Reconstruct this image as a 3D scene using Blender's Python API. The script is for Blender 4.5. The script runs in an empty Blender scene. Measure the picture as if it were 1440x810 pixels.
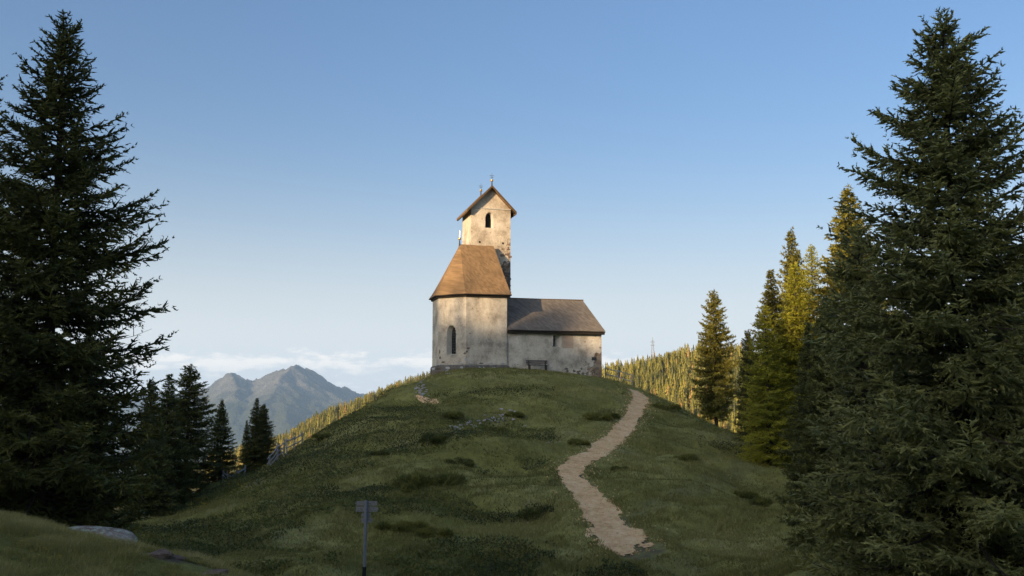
import bpy, bmesh, math, random
import numpy as np
from mathutils import Vector, Matrix
from mathutils.geometry import tessellate_polygon

random.seed(7)
RNG = np.random.default_rng(11)
S = bpy.context.scene
COL = S.collection

# ------------------------------------------------------------------ camera
F_PX = 1383.0                       # focal length for a 1440 px wide picture
PITCH = math.radians(6.8)
cam_d = bpy.data.cameras.new('camera')
cam_d.sensor_width = 36.0
cam_d.lens = 36.0 * F_PX / 1440.0
cam_d.clip_start = 0.1
cam_d.clip_end = 60000.0
cam = bpy.data.objects.new('camera', cam_d)
COL.objects.link(cam)
cam.location = (0, 0, 0)
cam.rotation_euler = (math.pi / 2 + PITCH, 0, 0)
S.camera = cam
S.render.resolution_x, S.render.resolution_y = 1024, 576

# ------------------------------------------------------------------ light
SUN_EL = math.radians(15.0)
SUN_AZ = math.radians(42.0)         # from straight behind the camera, round to its left
SUN = Vector((-math.sin(SUN_AZ) * math.cos(SUN_EL), -math.cos(SUN_AZ) * math.cos(SUN_EL), math.sin(SUN_EL)))

world = bpy.data.worlds.new('World')
S.world = world
world.use_nodes = True
wn, wl = world.node_tree.nodes, world.node_tree.links
wn.clear()


def nd(nodes, kind, **kw):
    n = nodes.new(kind)
    for k, v in kw.items():
        if k.startswith('i_'):
            n.inputs[k[2:].replace('_', ' ')].default_value = v
        else:
            setattr(n, k, v)
    return n


sky = nd(wn, 'ShaderNodeTexSky', sky_type='NISHITA', sun_disc=False)
sky.sun_elevation = SUN_EL
sky.sun_rotation = math.radians(180.0) + SUN_AZ
sky.altitude = 0.0
sky.air_density = 1.0
sky.dust_density = 4.4
sky.ozone_density = 4.0
bg = nd(wn, 'ShaderNodeBackground')
bg.inputs['Strength'].default_value = 0.135
wo = nd(wn, 'ShaderNodeOutputWorld')
# low bank of cloud all round the horizon
tc = nd(wn, 'ShaderNodeTexCoord')
sep = nd(wn, 'ShaderNodeSeparateXYZ')
wl.new(tc.outputs['Generated'], sep.inputs[0])
mp = nd(wn, 'ShaderNodeMapping')
mp.inputs['Scale'].default_value = (15, 15, 48)
wl.new(tc.outputs['Generated'], mp.inputs[0])
ns = nd(wn, 'ShaderNodeTexNoise', i_Scale=2.2, i_Detail=7.0, i_Roughness=0.6)
wl.new(mp.outputs[0], ns.inputs['Vector'])
bandc = nd(wn, 'ShaderNodeValToRGB')
r = bandc.color_ramp
r.elements[0].position = 0.0; r.elements[0].color = (.28, .28, .28, 1)
r.elements[1].position = 0.085; r.elements[1].color = (0, 0, 0, 1)
e_ = r.elements.new(0.030); e_.color = (.42, .42, .42, 1)
e_ = r.elements.new(0.042); e_.color = (.64, .64, .64, 1)
e_ = r.elements.new(0.056); e_.color = (.36, .36, .36, 1)
wl.new(sep.outputs['Z'], bandc.inputs[0])
addm = nd(wn, 'ShaderNodeMath', operation='ADD')
wl.new(ns.outputs['Fac'], addm.inputs[0]); wl.new(bandc.outputs[0], addm.inputs[1])
thr = nd(wn, 'ShaderNodeMapRange'); thr.interpolation_type = 'SMOOTHSTEP'
thr.inputs['From Min'].default_value = 0.92; thr.inputs['From Max'].default_value = 1.16
thr.inputs['To Max'].default_value = 0.85
wl.new(addm.outputs[0], thr.inputs['Value'])
mxw = nd(wn, 'ShaderNodeMixRGB')
wl.new(thr.outputs[0], mxw.inputs[0])
# pale veil thickening towards the horizon, the same all round
vz_ = nd(wn, 'ShaderNodeMath', operation='MULTIPLY'); wl.new(sep.outputs['Z'], vz_.inputs[0]); vz_.inputs[1].default_value = 1 / .15
vp_ = nd(wn, 'ShaderNodeMath', operation='MULTIPLY'); wl.new(vz_.outputs[0], vp_.inputs[0]); wl.new(vz_.outputs[0], vp_.inputs[1])
vn_ = nd(wn, 'ShaderNodeMath', operation='MULTIPLY'); wl.new(vp_.outputs[0], vn_.inputs[0]); vn_.inputs[1].default_value = -1.0
ve_ = nd(wn, 'ShaderNodeMath', operation='EXPONENT'); wl.new(vn_.outputs[0], ve_.inputs[0])
vf_ = nd(wn, 'ShaderNodeMath', operation='MULTIPLY'); wl.new(ve_.outputs[0], vf_.inputs[0]); vf_.inputs[1].default_value = .92
veil = nd(wn, 'ShaderNodeMixRGB'); wl.new(vf_.outputs[0], veil.inputs[0]); wl.new(sky.outputs[0], veil.inputs[1])
veil.inputs[2].default_value = (4.9, 5.05, 5.1, 1)
wl.new(veil.outputs[0], mxw.inputs[1])
CLOUD = nd(wn, 'ShaderNodeRGB'); CLOUD.outputs[0].default_value = (6.6, 6.1, 5.5, 1)
wl.new(CLOUD.outputs[0], mxw.inputs[2])
wl.new(mxw.outputs[0], bg.inputs['Color'])
wl.new(bg.outputs[0], wo.inputs['Surface'])

sun_d = bpy.data.lights.new('sun', 'SUN')
sun_d.energy = 5.0
sun_d.angle = math.radians(0.5)
sun_d.color = (1.0, 0.74, 0.45)
sun = bpy.data.objects.new('sun', sun_d)
COL.objects.link(sun)
sun.rotation_euler = SUN.to_track_quat('Z', 'Y').to_euler()
sun.location = SUN * 500

S.view_settings.view_transform = 'Standard'
S.view_settings.look = 'None'
S.view_settings.exposure = 0.68
S.view_settings.gamma = 1.0
S.view_settings.use_curve_mapping = False
S.cycles.max_bounces = 5
S.cycles.diffuse_bounces = 3
S.cycles.transparent_max_bounces = 8
S.cycles.volume_bounces = 1
S.cycles.use_denoising = True
S.cycles.denoiser = 'OPENIMAGEDENOISE'
S.cycles.denoising_input_passes = 'RGB_ALBEDO_NORMAL'
S.cycles.denoising_prefilter = 'NONE'
S.cycles.use_adaptive_sampling = False

# ------------------------------------------------------------------ maths helpers
CP, SP = math.cos(PITCH), math.sin(PITCH)


def ray(px, py):
    a = (px - 720) / F_PX; b = (405 - py) / F_PX
    return np.array([a, CP - b * SP, SP + b * CP])


def at(px, py, Y):
    d = ray(px, py)
    return d * (Y / d[1])


def proj(p):
    p = np.asarray(p, float)
    zc = p[..., 1] * CP + p[..., 2] * SP
    u = -p[..., 1] * SP + p[..., 2] * CP
    zs = np.where(np.abs(zc) < 1e-3, 1e-3, zc)
    return 720 + F_PX * p[..., 0] / zs, 405 - F_PX * u / zs, zc


def smooth(a, b, x):
    t = np.clip((np.asarray(x, float) - a) / (b - a), 0, 1)
    return t * t * (3 - 2 * t)


def _h(ix, iy, seed):
    n = (ix.astype(np.int64) * 374761393 + iy.astype(np.int64) * 668265263 + seed * 1442695041) & 0xffffffff
    n = ((n ^ (n >> 13)) * 1274126177) & 0xffffffff
    n = (n ^ (n >> 16)) & 0xffffffff
    return n / 4294967295.0


def vnoise(x, y, seed=0):
    x = np.asarray(x, float); y = np.asarray(y, float)
    ix, iy = np.floor(x), np.floor(y)
    fx, fy = x - ix, y - iy
    fx = fx * fx * fx * (fx * (fx * 6 - 15) + 10); fy = fy * fy * fy * (fy * (fy * 6 - 15) + 10)
    a, b = _h(ix, iy, seed), _h(ix + 1, iy, seed)
    c, d = _h(ix, iy + 1, seed), _h(ix + 1, iy + 1, seed)
    return (a + (b - a) * fx) * (1 - fy) + (c + (d - c) * fx) * fy - 0.5


def fbm(x, y, octv=4, seed=0, gain=0.5):
    x = np.asarray(x, float); y = np.asarray(y, float)
    s, amp = 0.0, 1.0
    for k in range(octv):
        ca, sa = math.cos(k * 1.1), math.sin(k * 1.1)
        s = s + amp * vnoise((x * ca - y * sa) * 2 ** k + 17.3 * k, (x * sa + y * ca) * 2 ** k - 9.1 * k, seed + k)
        amp *= gain
    return s


# ------------------------------------------------------------------ scene helpers
def mesh_arrays(name, verts, faces, mat=None, attrs=None, smooth_shade=False):
    """faces: (n,3) or (n,4) int array"""
    verts = np.asarray(verts, np.float32); faces = np.asarray(faces, np.int32)
    me = bpy.data.meshes.new(name)
    k = faces.shape[1]
    me.vertices.add(len(verts)); me.vertices.foreach_set('co', verts.ravel())
    me.loops.add(faces.size); me.loops.foreach_set('vertex_index', faces.ravel())
    me.polygons.add(len(faces))
    me.polygons.foreach_set('loop_start', np.arange(0, faces.size, k, dtype=np.int32))
    if smooth_shade:
        me.polygons.foreach_set('use_smooth', np.ones(len(faces), bool))
    for an, av in (attrs or {}).items():
        at_ = me.attributes.new(an, 'FLOAT', 'POINT')
        at_.data.foreach_set('value', np.asarray(av, np.float32))
    me.update(calc_edges=True)
    if mat is not None:
        me.materials.append(mat)
    return me


def link(name, me, parent=None, loc=(0, 0, 0), rz=0.0, **props):
    o = bpy.data.objects.new(name, me)
    COL.objects.link(o)
    o.location = loc
    o.rotation_euler = (0, 0, rz)
    if parent is not None:
        o.parent = parent
    for k, v in props.items():
        if v is not None:
            o[k] = v
    return o


def thing(name, label, category, loc=(0, 0, 0), rz=0.0, group=None):
    return link(name, None, None, loc, rz, label=label, category=category, group=group)


class MB:
    """collects boxes, bars and polygons of ONE part"""

    def __init__(self):
        self.v, self.f = [], []

    def poly(self, pts):
        b = len(self.v); self.v += [tuple(p) for p in pts]; self.f.append(list(range(b, b + len(pts))))
        return self

    def box(self, a, b):
        (x0, y0, z0), (x1, y1, z1) = a, b
        k = len(self.v)
        self.v += [(x0, y0, z0), (x1, y0, z0), (x1, y1, z0), (x0, y1, z0), (x0, y0, z1), (x1, y0, z1), (x1, y1, z1), (x0, y1, z1)]
        self.f += [[k + i for i in q] for q in ((0, 3, 2, 1), (4, 5, 6, 7), (0, 1, 5, 4), (1, 2, 6, 5), (2, 3, 7, 6), (3, 0, 4, 7))]
        return self

    def tube(self, pts, rads, n=6, cap=True):
        pts = [Vector(p) for p in pts]
        k0 = len(self.v)
        for i, p in enumerate(pts):
            d = (pts[min(i + 1, len(pts) - 1)] - pts[max(i - 1, 0)]).normalized()
            ref = Vector((0, 0, 1)) if abs(d.z) < .9 else Vector((1, 0, 0))
            a = d.cross(ref).normalized(); b = d.cross(a)
            rr = rads[i] if hasattr(rads, '__len__') else rads
            for j in range(n):
                t = 2 * math.pi * (j + .5) / n
                self.v.append(tuple(p + a * (rr * math.cos(t)) + b * (rr * math.sin(t))))
        for i in range(len(pts) - 1):
            for j in range(n):
                j2 = (j + 1) % n
                self.f.append([k0 + i * n + j, k0 + i * n + j2, k0 + (i + 1) * n + j2, k0 + (i + 1) * n + j])
        if cap:
            self.f.append([k0 + j for j in range(n)][::-1])
            self.f.append([k0 + (len(pts) - 1) * n + j for j in range(n)])
        return self

    def ball(self, c, r, n=10, m=7, sz=1.0):
        k = len(self.v)
        for i in range(m + 1):
            ph = math.pi * i / m
            for j in range(n):
                t = 2 * math.pi * j / n
                self.v.append((c[0] + r * math.sin(ph) * math.cos(t), c[1] + r * math.sin(ph) * math.sin(t), c[2] + r * sz * math.cos(ph)))
        for i in range(m):
            for j in range(n):
                j2 = (j + 1) % n
                self.f.append([k + i * n + j, k + (i + 1) * n + j, k + (i + 1) * n + j2, k + i * n + j2])
        return self

    def mesh(self, name, mat, bevel=0.0, smooth_shade=False):
        me = bpy.data.meshes.new(name)
        me.from_pydata(self.v, [], self.f)
        bm = bmesh.new(); bm.from_mesh(me)
        bmesh.ops.remove_doubles(bm, verts=bm.verts, dist=1e-5)
        bmesh.ops.dissolve_degenerate(bm, edges=bm.edges, dist=1e-6)
        bmesh.ops.recalc_face_normals(bm, faces=bm.faces)
        if bevel:
            bmesh.ops.bevel(bm, geom=list(bm.edges), offset=bevel, segments=1, affect='EDGES')
        bm.to_mesh(me); bm.free()
        if smooth_shade:
            me.polygons.foreach_set('use_smooth', np.ones(len(me.polygons), bool))
        me.materials.append(mat)
        return me

    def build(self, name, mat, parent=None, bevel=0.0, smooth_shade=False, loc=(0, 0, 0), rz=0.0, **props):
        return link(name, self.mesh(name, mat, bevel, smooth_shade), parent, loc, rz, **props)


def material(name, rough=0.85, spec=0.3):
    m = bpy.data.materials.new(name); m.use_nodes = True
    n, l = m.node_tree.nodes, m.node_tree.links
    b = n['Principled BSDF']
    b.inputs['Roughness'].default_value = rough
    b.inputs['Specular IOR Level'].default_value = spec
    return m, n, l, b


def ramp(n, l, src, stops):
    r = n.new('ShaderNodeValToRGB')
    els = r.color_ramp.elements
    while len(els) < len(stops):
        els.new(0.5)
    for e, (p, c) in zip(els, stops):
        e.position = p; e.color = (c[0], c[1], c[2], 1) if hasattr(c, '__len__') else (c, c, c, 1)
    l.new(src, r.inputs[0])
    return r.outputs[0]


def noise(n, l, vec, scale, detail=4.0, rough=0.55, dist=0.0):
    t = nd(n, 'ShaderNodeTexNoise', i_Scale=scale, i_Detail=detail, i_Roughness=rough, i_Distortion=dist)
    if vec is not None:
        l.new(vec, t.inputs['Vector'])
    return t.outputs['Fac']


def mix(n, l, fac, a, b, blend='MIX'):
    m = nd(n, 'ShaderNodeMixRGB', blend_type=blend)
    for i, s in enumerate((fac, a, b)):
        if hasattr(s, 'is_output') or hasattr(s, 'links'):
            l.new(s, m.inputs[i])
        elif hasattr(s, '__len__'):
            m.inputs[i].default_value = (s[0], s[1], s[2], 1)
        else:
            m.inputs[i].default_value = s
    return m.outputs[0]


def math_(n, l, op, a, b=None, c=None):
    m = nd(n, 'ShaderNodeMath', operation=op)
    for i, s in enumerate((a, b, c)):
        if s is None:
            continue
        if hasattr(s, 'links'):
            l.new(s, m.inputs[i])
        else:
            m.inputs[i].default_value = s
    return m.outputs[0]


def bump(n, l, b, h, strength=0.5, dist=0.05):
    x = nd(n, 'ShaderNodeBump', i_Strength=strength, i_Distance=dist)
    l.new(h, x.inputs['Height']); l.new(x.outputs[0], b.inputs['Normal'])


def simple(name, col, var=0.25, scale=6.0, rough=0.85, spec=0.3, bmp=0.3, bdist=0.01, metallic=0.0):
    m, n, l, b = material(name, rough, spec)
    o = n.new('ShaderNodeTexCoord').outputs['Object']
    f = noise(n, l, o, scale, 5)
    c = ramp(n, l, f, [(0.25, [x * (1 - var) for x in col]), (0.75, [min(1, x * (1 + var)) for x in col])])
    l.new(c, b.inputs['Base Color'])
    b.inputs['Metallic'].default_value = metallic
    if bmp:
        bump(n, l, b, noise(n, l, o, scale * 4, 5), bmp, bdist)
    return m


# ------------------------------------------------------------------ materials
def attr(n, name):
    a = n.new('ShaderNodeAttribute'); a.attribute_name = name
    return a.outputs['Fac']


def leaf_mat(name, stops, trans=0.25, rough=0.6, spec=0.3):
    m, n, l, b = material(name, rough, spec)
    c = ramp(n, l, attr(n, 'tint'), stops)
    l.new(c, b.inputs['Base Color'])
    tr = n.new('ShaderNodeBsdfTranslucent')
    l.new(c, tr.inputs['Color'])
    mx = n.new('ShaderNodeMixShader'); mx.inputs[0].default_value = trans
    l.new(b.outputs[0], mx.inputs[1]); l.new(tr.outputs[0], mx.inputs[2])
    l.new(mx.outputs[0], n['Material Output'].inputs['Surface'])
    return m


M = {}
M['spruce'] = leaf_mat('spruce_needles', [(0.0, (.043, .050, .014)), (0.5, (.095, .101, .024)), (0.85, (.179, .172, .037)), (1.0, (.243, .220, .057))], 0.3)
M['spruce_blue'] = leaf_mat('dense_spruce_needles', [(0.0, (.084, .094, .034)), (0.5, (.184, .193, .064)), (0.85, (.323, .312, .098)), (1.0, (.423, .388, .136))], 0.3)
M['spruce_sun_tint'] = leaf_mat('sun_tinted_spruce_needles', [(0.0, (.081, .078, .015)), (0.5, (.182, .166, .026)), (0.85, (.297, .260, .040)), (1.0, (.378, .325, .055))], 0.35)  # spruce needles brightened and yellowed, evening sunlight put into the colour
M['larch'] = leaf_mat('larch_needles', [(0.0, (.156, .155, .020)), (0.5, (.324, .310, .026)), (1.0, (.480, .425, .038))], 0.35)
M['forest'] = leaf_mat('far_forest', [(0.0, (.094, .095, .020)), (0.45, (.207, .189, .033)), (0.8, (.315, .277, .044)), (1.0, (.378, .227, .066))], 0.15)
M['grass'] = leaf_mat('grass_blades', [(0.0, (.121, .120, .032)), (0.45, (.242, .219, .058)), (0.8, (.338, .293, .096)), (1.0, (.515, .425, .200))], 0.35)
M['shrub'] = leaf_mat('shrub_leaves', [(0.0, (.031, .041, .013)), (0.5, (.079, .090, .022)), (0.8, (.156, .161, .031)), (1.0, (.228, .207, .044))], 0.2)
M['flower'] = simple('yellow_petals', (.55, .33, .02), .2, 3, .7, .2, 0)
M['bark'] = simple('bark', (.060, .048, .036), .45, 9, .95, .1, .8, .02)
M['wood'] = simple('weathered_wood', (.33, .31, .29), .3, 14, .9, .2, .5, .01)
M['board'] = simple('sign_board_wood', (.27, .245, .225), .35, 20, .9, .2, .4, .01)
M['postm'] = simple('grey_post', (.22, .22, .235), .2, 10, .8, .25, .2, .01)
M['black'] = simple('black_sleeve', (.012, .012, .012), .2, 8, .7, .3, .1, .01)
M['darkwood'] = simple('dark_eave_wood', (.030, .024, .019), .3, 9, .9, .2, .4, .02)
M['tilewood'] = simple('verge_wood', (.12, .075, .035), .35, 12, .9, .2, .5, .02)
M['gold'] = simple('gilded_ball', (.80, .50, .16), .1, 5, .35, .5, 0, .01, .9)
M['iron'] = simple('iron', (.06, .065, .075), .2, 6, .6, .4, 0)
M['glass'] = simple('dark_glass', (.012, .013, .016), .2, 4, .25, .5, .1, .01)
M['louvre'] = simple('louvre_wood', (.035, .03, .024), .3, 9, .9, .2, .3, .01)
M['reveal'] = simple('limewashed_reveal', (.50, .46, .39), .15, 5, .95, .1, .3, .02)
M['plaque'] = simple('dark_plaque', (.05, .05, .05), .3, 12, .6, .3, .1, .005)
M['benchw'] = simple('bench_wood', (.075, .065, .058), .35, 18, .9, .2, .4, .01)
M['mast'] = simple('mast_steel', (.20, .19, .19), .1, 1, .6, .4, 0)


def plaster(name, base, dark, pale, patch=None, rub=None):
    m, n, l, b = material(name, .95, .15)
    o = n.new('ShaderNodeTexCoord').outputs['Object']
    c = ramp(n, l, noise(n, l, o, .75, 6, .62), [(.34, [x * .78 for x in dark]), (.50, base), (.66, pale)])
    fine = noise(n, l, o, 7, 6, .7)
    c = mix(n, l, .55, c, ramp(n, l, fine, [(.3, .35), (.7, .68)]), 'OVERLAY')
    # vertical run stains below the eaves
    mp = nd(n, 'ShaderNodeMapping'); mp.inputs['Scale'].default_value = (1.3, 1.3, .30)
    l.new(o, mp.inputs[0])
    st = ramp(n, l, noise(n, l, mp.outputs[0], 1.8, 6, .6, .5), [(.58, 0.0), (.72, .38)])
    c = mix(n, l, st, c, [x * .55 for x in dark])
    # small pits and chips
    pit = ramp(n, l, noise(n, l, o, 4.3, 3, .6), [(.67, 0.0), (.70, .8)])
    c = mix(n, l, pit, c, (.075, .065, .055))
    # flaked whitish render
    fl = ramp(n, l, noise(n, l, o, 1.15, 8, .7), [(.60, 0.0), (.64, .55)])
    c = mix(n, l, fl, c, [min(1, x * 1.12) for x in pale])
    sp = n.new('ShaderNodeSeparateXYZ'); l.new(o, sp.inputs[0])
    if rub:           # render fallen off, rubble showing: (axis, from, to, z0, z1)
        ax, a0, a1, z0, z1 = rub
        mr = nd(n, 'ShaderNodeMapRange'); mr.inputs['From Min'].default_value = a0; mr.inputs['From Max'].default_value = a1
        l.new(sp.outputs[ax], mr.inputs[0])
        mz = nd(n, 'ShaderNodeMapRange'); mz.inputs['From Min'].default_value = z1; mz.inputs['From Max'].default_value = z0
        l.new(sp.outputs[2], mz.inputs[0])
        k = math_(n, l, 'MULTIPLY', mr.outputs[0], mz.outputs[0])
        k = math_(n, l, 'ADD', math_(n, l, 'MULTIPLY', k, .42), noise(n, l, o, 1.6, 6, .7))
        k = ramp(n, l, k, [(.66, 0.0), (.72, .9)])
        vo = nd(n, 'ShaderNodeTexVoronoi', i_Scale=3.0); l.new(o, vo.inputs['Vector'])
        stone = ramp(n, l, vo.outputs['Color'], [(.1, (.12, .075, .045)), (.5, (.24, .16, .10)), (.9, (.36, .29, .21))])
        c = mix(n, l, k, c, stone)
    if patch:         # a rectangular pinkish mend: x0, x1, z0, z1
        x0, x1, z0, z1 = patch
        wob = math_(n, l, 'MULTIPLY', math_(n, l, 'SUBTRACT', noise(n, l, o, 5, 4), .5), .25)
        xx = math_(n, l, 'ADD', sp.outputs[0], wob); zz = math_(n, l, 'ADD', sp.outputs[2], wob)
        k = math_(n, l, 'MULTIPLY', math_(n, l, 'GREATER_THAN', xx, x0), math_(n, l, 'LESS_THAN', xx, x1))
        k = math_(n, l, 'MULTIPLY', k, math_(n, l, 'MULTIPLY', math_(n, l, 'GREATER_THAN', zz, z0), math_(n, l, 'LESS_THAN', zz, z1)))
        c = mix(n, l, math_(n, l, 'MULTIPLY', k, .8), c, (.42, .31, .23))
    l.new(c, b.inputs['Base Color'])
    h = math_(n, l, 'ADD', noise(n, l, o, 1.1, 5), math_(n, l, 'MULTIPLY', fine, .35))
    bump(n, l, b, h, .7, .10)
    return m


M['apse'] = plaster('apse_render', (.521, .450, .356), (.372, .324, .260), (.670, .600, .486))
M['nave'] = plaster('nave_render', (.54, .475, .385), (.40, .355, .295), (.67, .60, .50), patch=(8.36, 9.36, 1.83, 3.6), rub=(0, 9.5, 12.2, -.5, 4.2))
M['tower'] = plaster('tower_render', (.57, .475, .355), (.45, .36, .26), (.68, .59, .465), rub=(0, 2.6, 4.9, 7.0, 13.6))


def wr_off(n, l, ri):
    w = nd(n, 'ShaderNodeTexWhiteNoise', noise_dimensions='1D'); l.new(ri, w.inputs['W'])
    return math_(n, l, 'MULTIPLY', w.outputs['Value'], 9.0)


def shingle(name, col):
    m, n, l, b = material(name, .9, .2)
    o = n.new('ShaderNodeTexCoord').outputs['Object']
    sp = n.new('ShaderNodeSeparateXYZ'); l.new(o, sp.inputs[0])
    row = math_(n, l, 'FRACT', math_(n, l, 'MULTIPLY', sp.outputs[2], 5.0))
    ri = math_(n, l, 'FLOOR', math_(n, l, 'MULTIPLY', sp.outputs[2], 5.0))
    u = math_(n, l, 'ADD', math_(n, l, 'MULTIPLY', math_(n, l, 'ADD', sp.outputs[0], math_(n, l, 'MULTIPLY', sp.outputs[1], .7)), 7.0),
              wr_off(n, l, ri))
    cmb = n.new('ShaderNodeCombineXYZ'); l.new(math_(n, l, 'FLOOR', u), cmb.inputs[0]); l.new(ri, cmb.inputs[1])
    wn_ = nd(n, 'ShaderNodeTexWhiteNoise', noise_dimensions='2D'); l.new(cmb.outputs[0], wn_.inputs['Vector'])
    c = ramp(n, l, wn_.outputs['Value'], [(0, [x * .80 for x in col]), (.5, col), (1, [x * 1.22 for x in col])])
    c = mix(n, l, .5, c, ramp(n, l, noise(n, l, o, .9, 6, .65), [(.3, .36), (.7, .64)]), 'OVERLAY')
    c = mix(n, l, ramp(n, l, noise(n, l, o, 2.3, 6, .7), [(.62, 0.0), (.74, .40)]), c, (.085, .075, .045))
    l.new(c, b.inputs['Base Color'])
    h = math_(n, l, 'ADD', math_(n, l, 'MULTIPLY', row, -1.0), math_(n, l, 'MULTIPLY', wn_.outputs['Value'], .5))
    bump(n, l, b, h, .45, .04)
    return m


M['shingle'] = shingle('larch_shingles', (.235, .145, .070))
M['shingle_grey'] = shingle('grey_shingles', (.180, .150, .118))


def ground_material():
    m, n, l, b = material('meadow', 1.0, .08)
    o = n.new('ShaderNodeTexCoord').outputs['Object']
    g = ramp(n, l, noise(n, l, o, .16, 6, .62), [(.30, (.135, .133, .038)), (.50, (.222, .208, .058)), (.68, (.30, .27, .095))])
    g = mix(n, l, .75, g, ramp(n, l, noise(n, l, o, 1.7, 7, .7), [(.3, .30), (.7, .70)]), 'OVERLAY')
    g = mix(n, l, .6, g, ramp(n, l, noise(n, l, o, 14, 6, .75), [(.3, .30), (.7, .70)]), 'OVERLAY')
    g = mix(n, l, ramp(n, l, noise(n, l, o, .55, 7, .7), [(.56, 0.0), (.70, .65)]), g, (.30, .26, .13))
    soil = ramp(n, l, noise(n, l, o, 3.0, 6, .7), [(.3, (.060, .046, .035)), (.7, (.15, .115, .085))])
    k = math_(n, l, 'ADD', attr(n, 'soil'), math_(n, l, 'MULTIPLY', math_(n, l, 'SUBTRACT', noise(n, l, o, 2.4, 7, .75), .5), 1.0))
    g = mix(n, l, ramp(n, l, k, [(.45, 0.0), (.60, .9)]), g, soil)
    wear = attr(n, 'wear')
    g = mix(n, l, math_(n, l, 'MULTIPLY', wear, .55), g, (.20, .19, .09))
    fo = attr(n, 'wooded')
    g = mix(n, l, fo, g, ramp(n, l, noise(n, l, o, .03, 5), [(.3, (.045, .045, .018)), (.7, (.10, .085, .03))]))
    l.new(g, b.inputs['Base Color'])
    bump(n, l, b, noise(n, l, o, 5, 8, .7), .7, .12)
    return m


M['meadow'] = ground_material()


def path_material():
    m, n, l, b = material('gravel_path', 1.0, .1)
    o = n.new('ShaderNodeTexCoord').outputs['Object']
    c = ramp(n, l, noise(n, l, o, 1.2, 7, .65), [(.28, (.60, .36, .165)), (.5, (.78, .51, .255)), (.72, (.86, .62, .35))])
    c = mix(n, l, .8, c, ramp(n, l, noise(n, l, o, 5, 7, .8), [(.3, .25), (.7, .72)]), 'OVERLAY')
    vo = nd(n, 'ShaderNodeTexVoronoi', i_Scale=7.0); l.new(o, vo.inputs['Vector'])
    c = mix(n, l, ramp(n, l, vo.outputs['Distance'], [(.08, .45), (.18, 0.0)]), c, (.66, .56, .44))
    l.new(c, b.inputs['Base Color'])
    bump(n, l, b, noise(n, l, o, 9, 8, .75), .8, .06)
    return m


M['path'] = path_material()


def stone_material(name, dark, mid, light, lichen=None):
    m, n, l, b = material(name, .95, .2)
    o = n.new('ShaderNodeTexCoord').outputs['Object']
    c = ramp(n, l, noise(n, l, o, 3.0, 8, .7), [(.28, dark), (.5, mid), (.72, light)])
    if lichen:
        c = mix(n, l, ramp(n, l, noise(n, l, o, 5.5, 8, .75), [(.50, 0.0), (.56, .85)]), c, lichen)
        c = mix(n, l, ramp(n, l, noise(n, l, o, 9.5, 6, .7, .4), [(.62, 0.0), (.66, .8)]), c, (.28, .27, .25))
    l.new(c, b.inputs['Base Color'])
    bump(n, l, b, noise(n, l, o, 8, 8, .7), .8, .06)
    return m


M['lichenrock'] = stone_material('lichen_rock', (.130, .098, .076), (.268, .210, .163), (.423, .340, .271), (.406, .450, .366))
M['stone'] = stone_material('pale_stone', (.255, .239, .224), (.450, .420, .399), (.660, .623, .588))
M['rubble'] = stone_material('plinth_rubble', (.090, .078, .067), (.165, .148, .126), (.270, .244, .215))
M['rubble_white'] = stone_material('white_plinth_stone', (.36, .35, .34), (.48, .47, .46), (.60, .59, .58))
M['rubble_brown'] = stone_material('brown_plinth_stone', (.12, .08, .06), (.22, .15, .11), (.30, .23, .18))


def mountain_material():
    m, n, l, b = material('mountain_rock', 1.0, .05)
    g = n.new('ShaderNodeNewGeometry')
    o = n.new('ShaderNodeTexCoord').outputs['Object']
    sp = n.new('ShaderNodeSeparateXYZ'); l.new(o, sp.inputs[0])
    f = noise(n, l, o, .004, 9, .65)
    rock = ramp(n, l, f, [(.3, (.08, .075, .065)), (.7, (.20, .185, .155))])
    wood = ramp(n, l, f, [(.3, (.030, .040, .020)), (.7, (.070, .075, .035))])
    hgt = math_(n, l, 'ADD', sp.outputs[2], math_(n, l, 'MULTIPLY', f, 420.0))
    mr = nd(n, 'ShaderNodeMapRange'); mr.inputs['From Min'].default_value = 150; mr.inputs['From Max'].default_value = 430
    l.new(hgt, mr.inputs[0])
    c = mix(n, l, mr.outputs[0], wood, rock)
    l.new(c, b.inputs['Base Color'])
    bump(n, l, b, noise(n, l, o, .012, 8, .7), 1.0, 60.0)
    return m


M['mountain'] = mountain_material()

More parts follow.
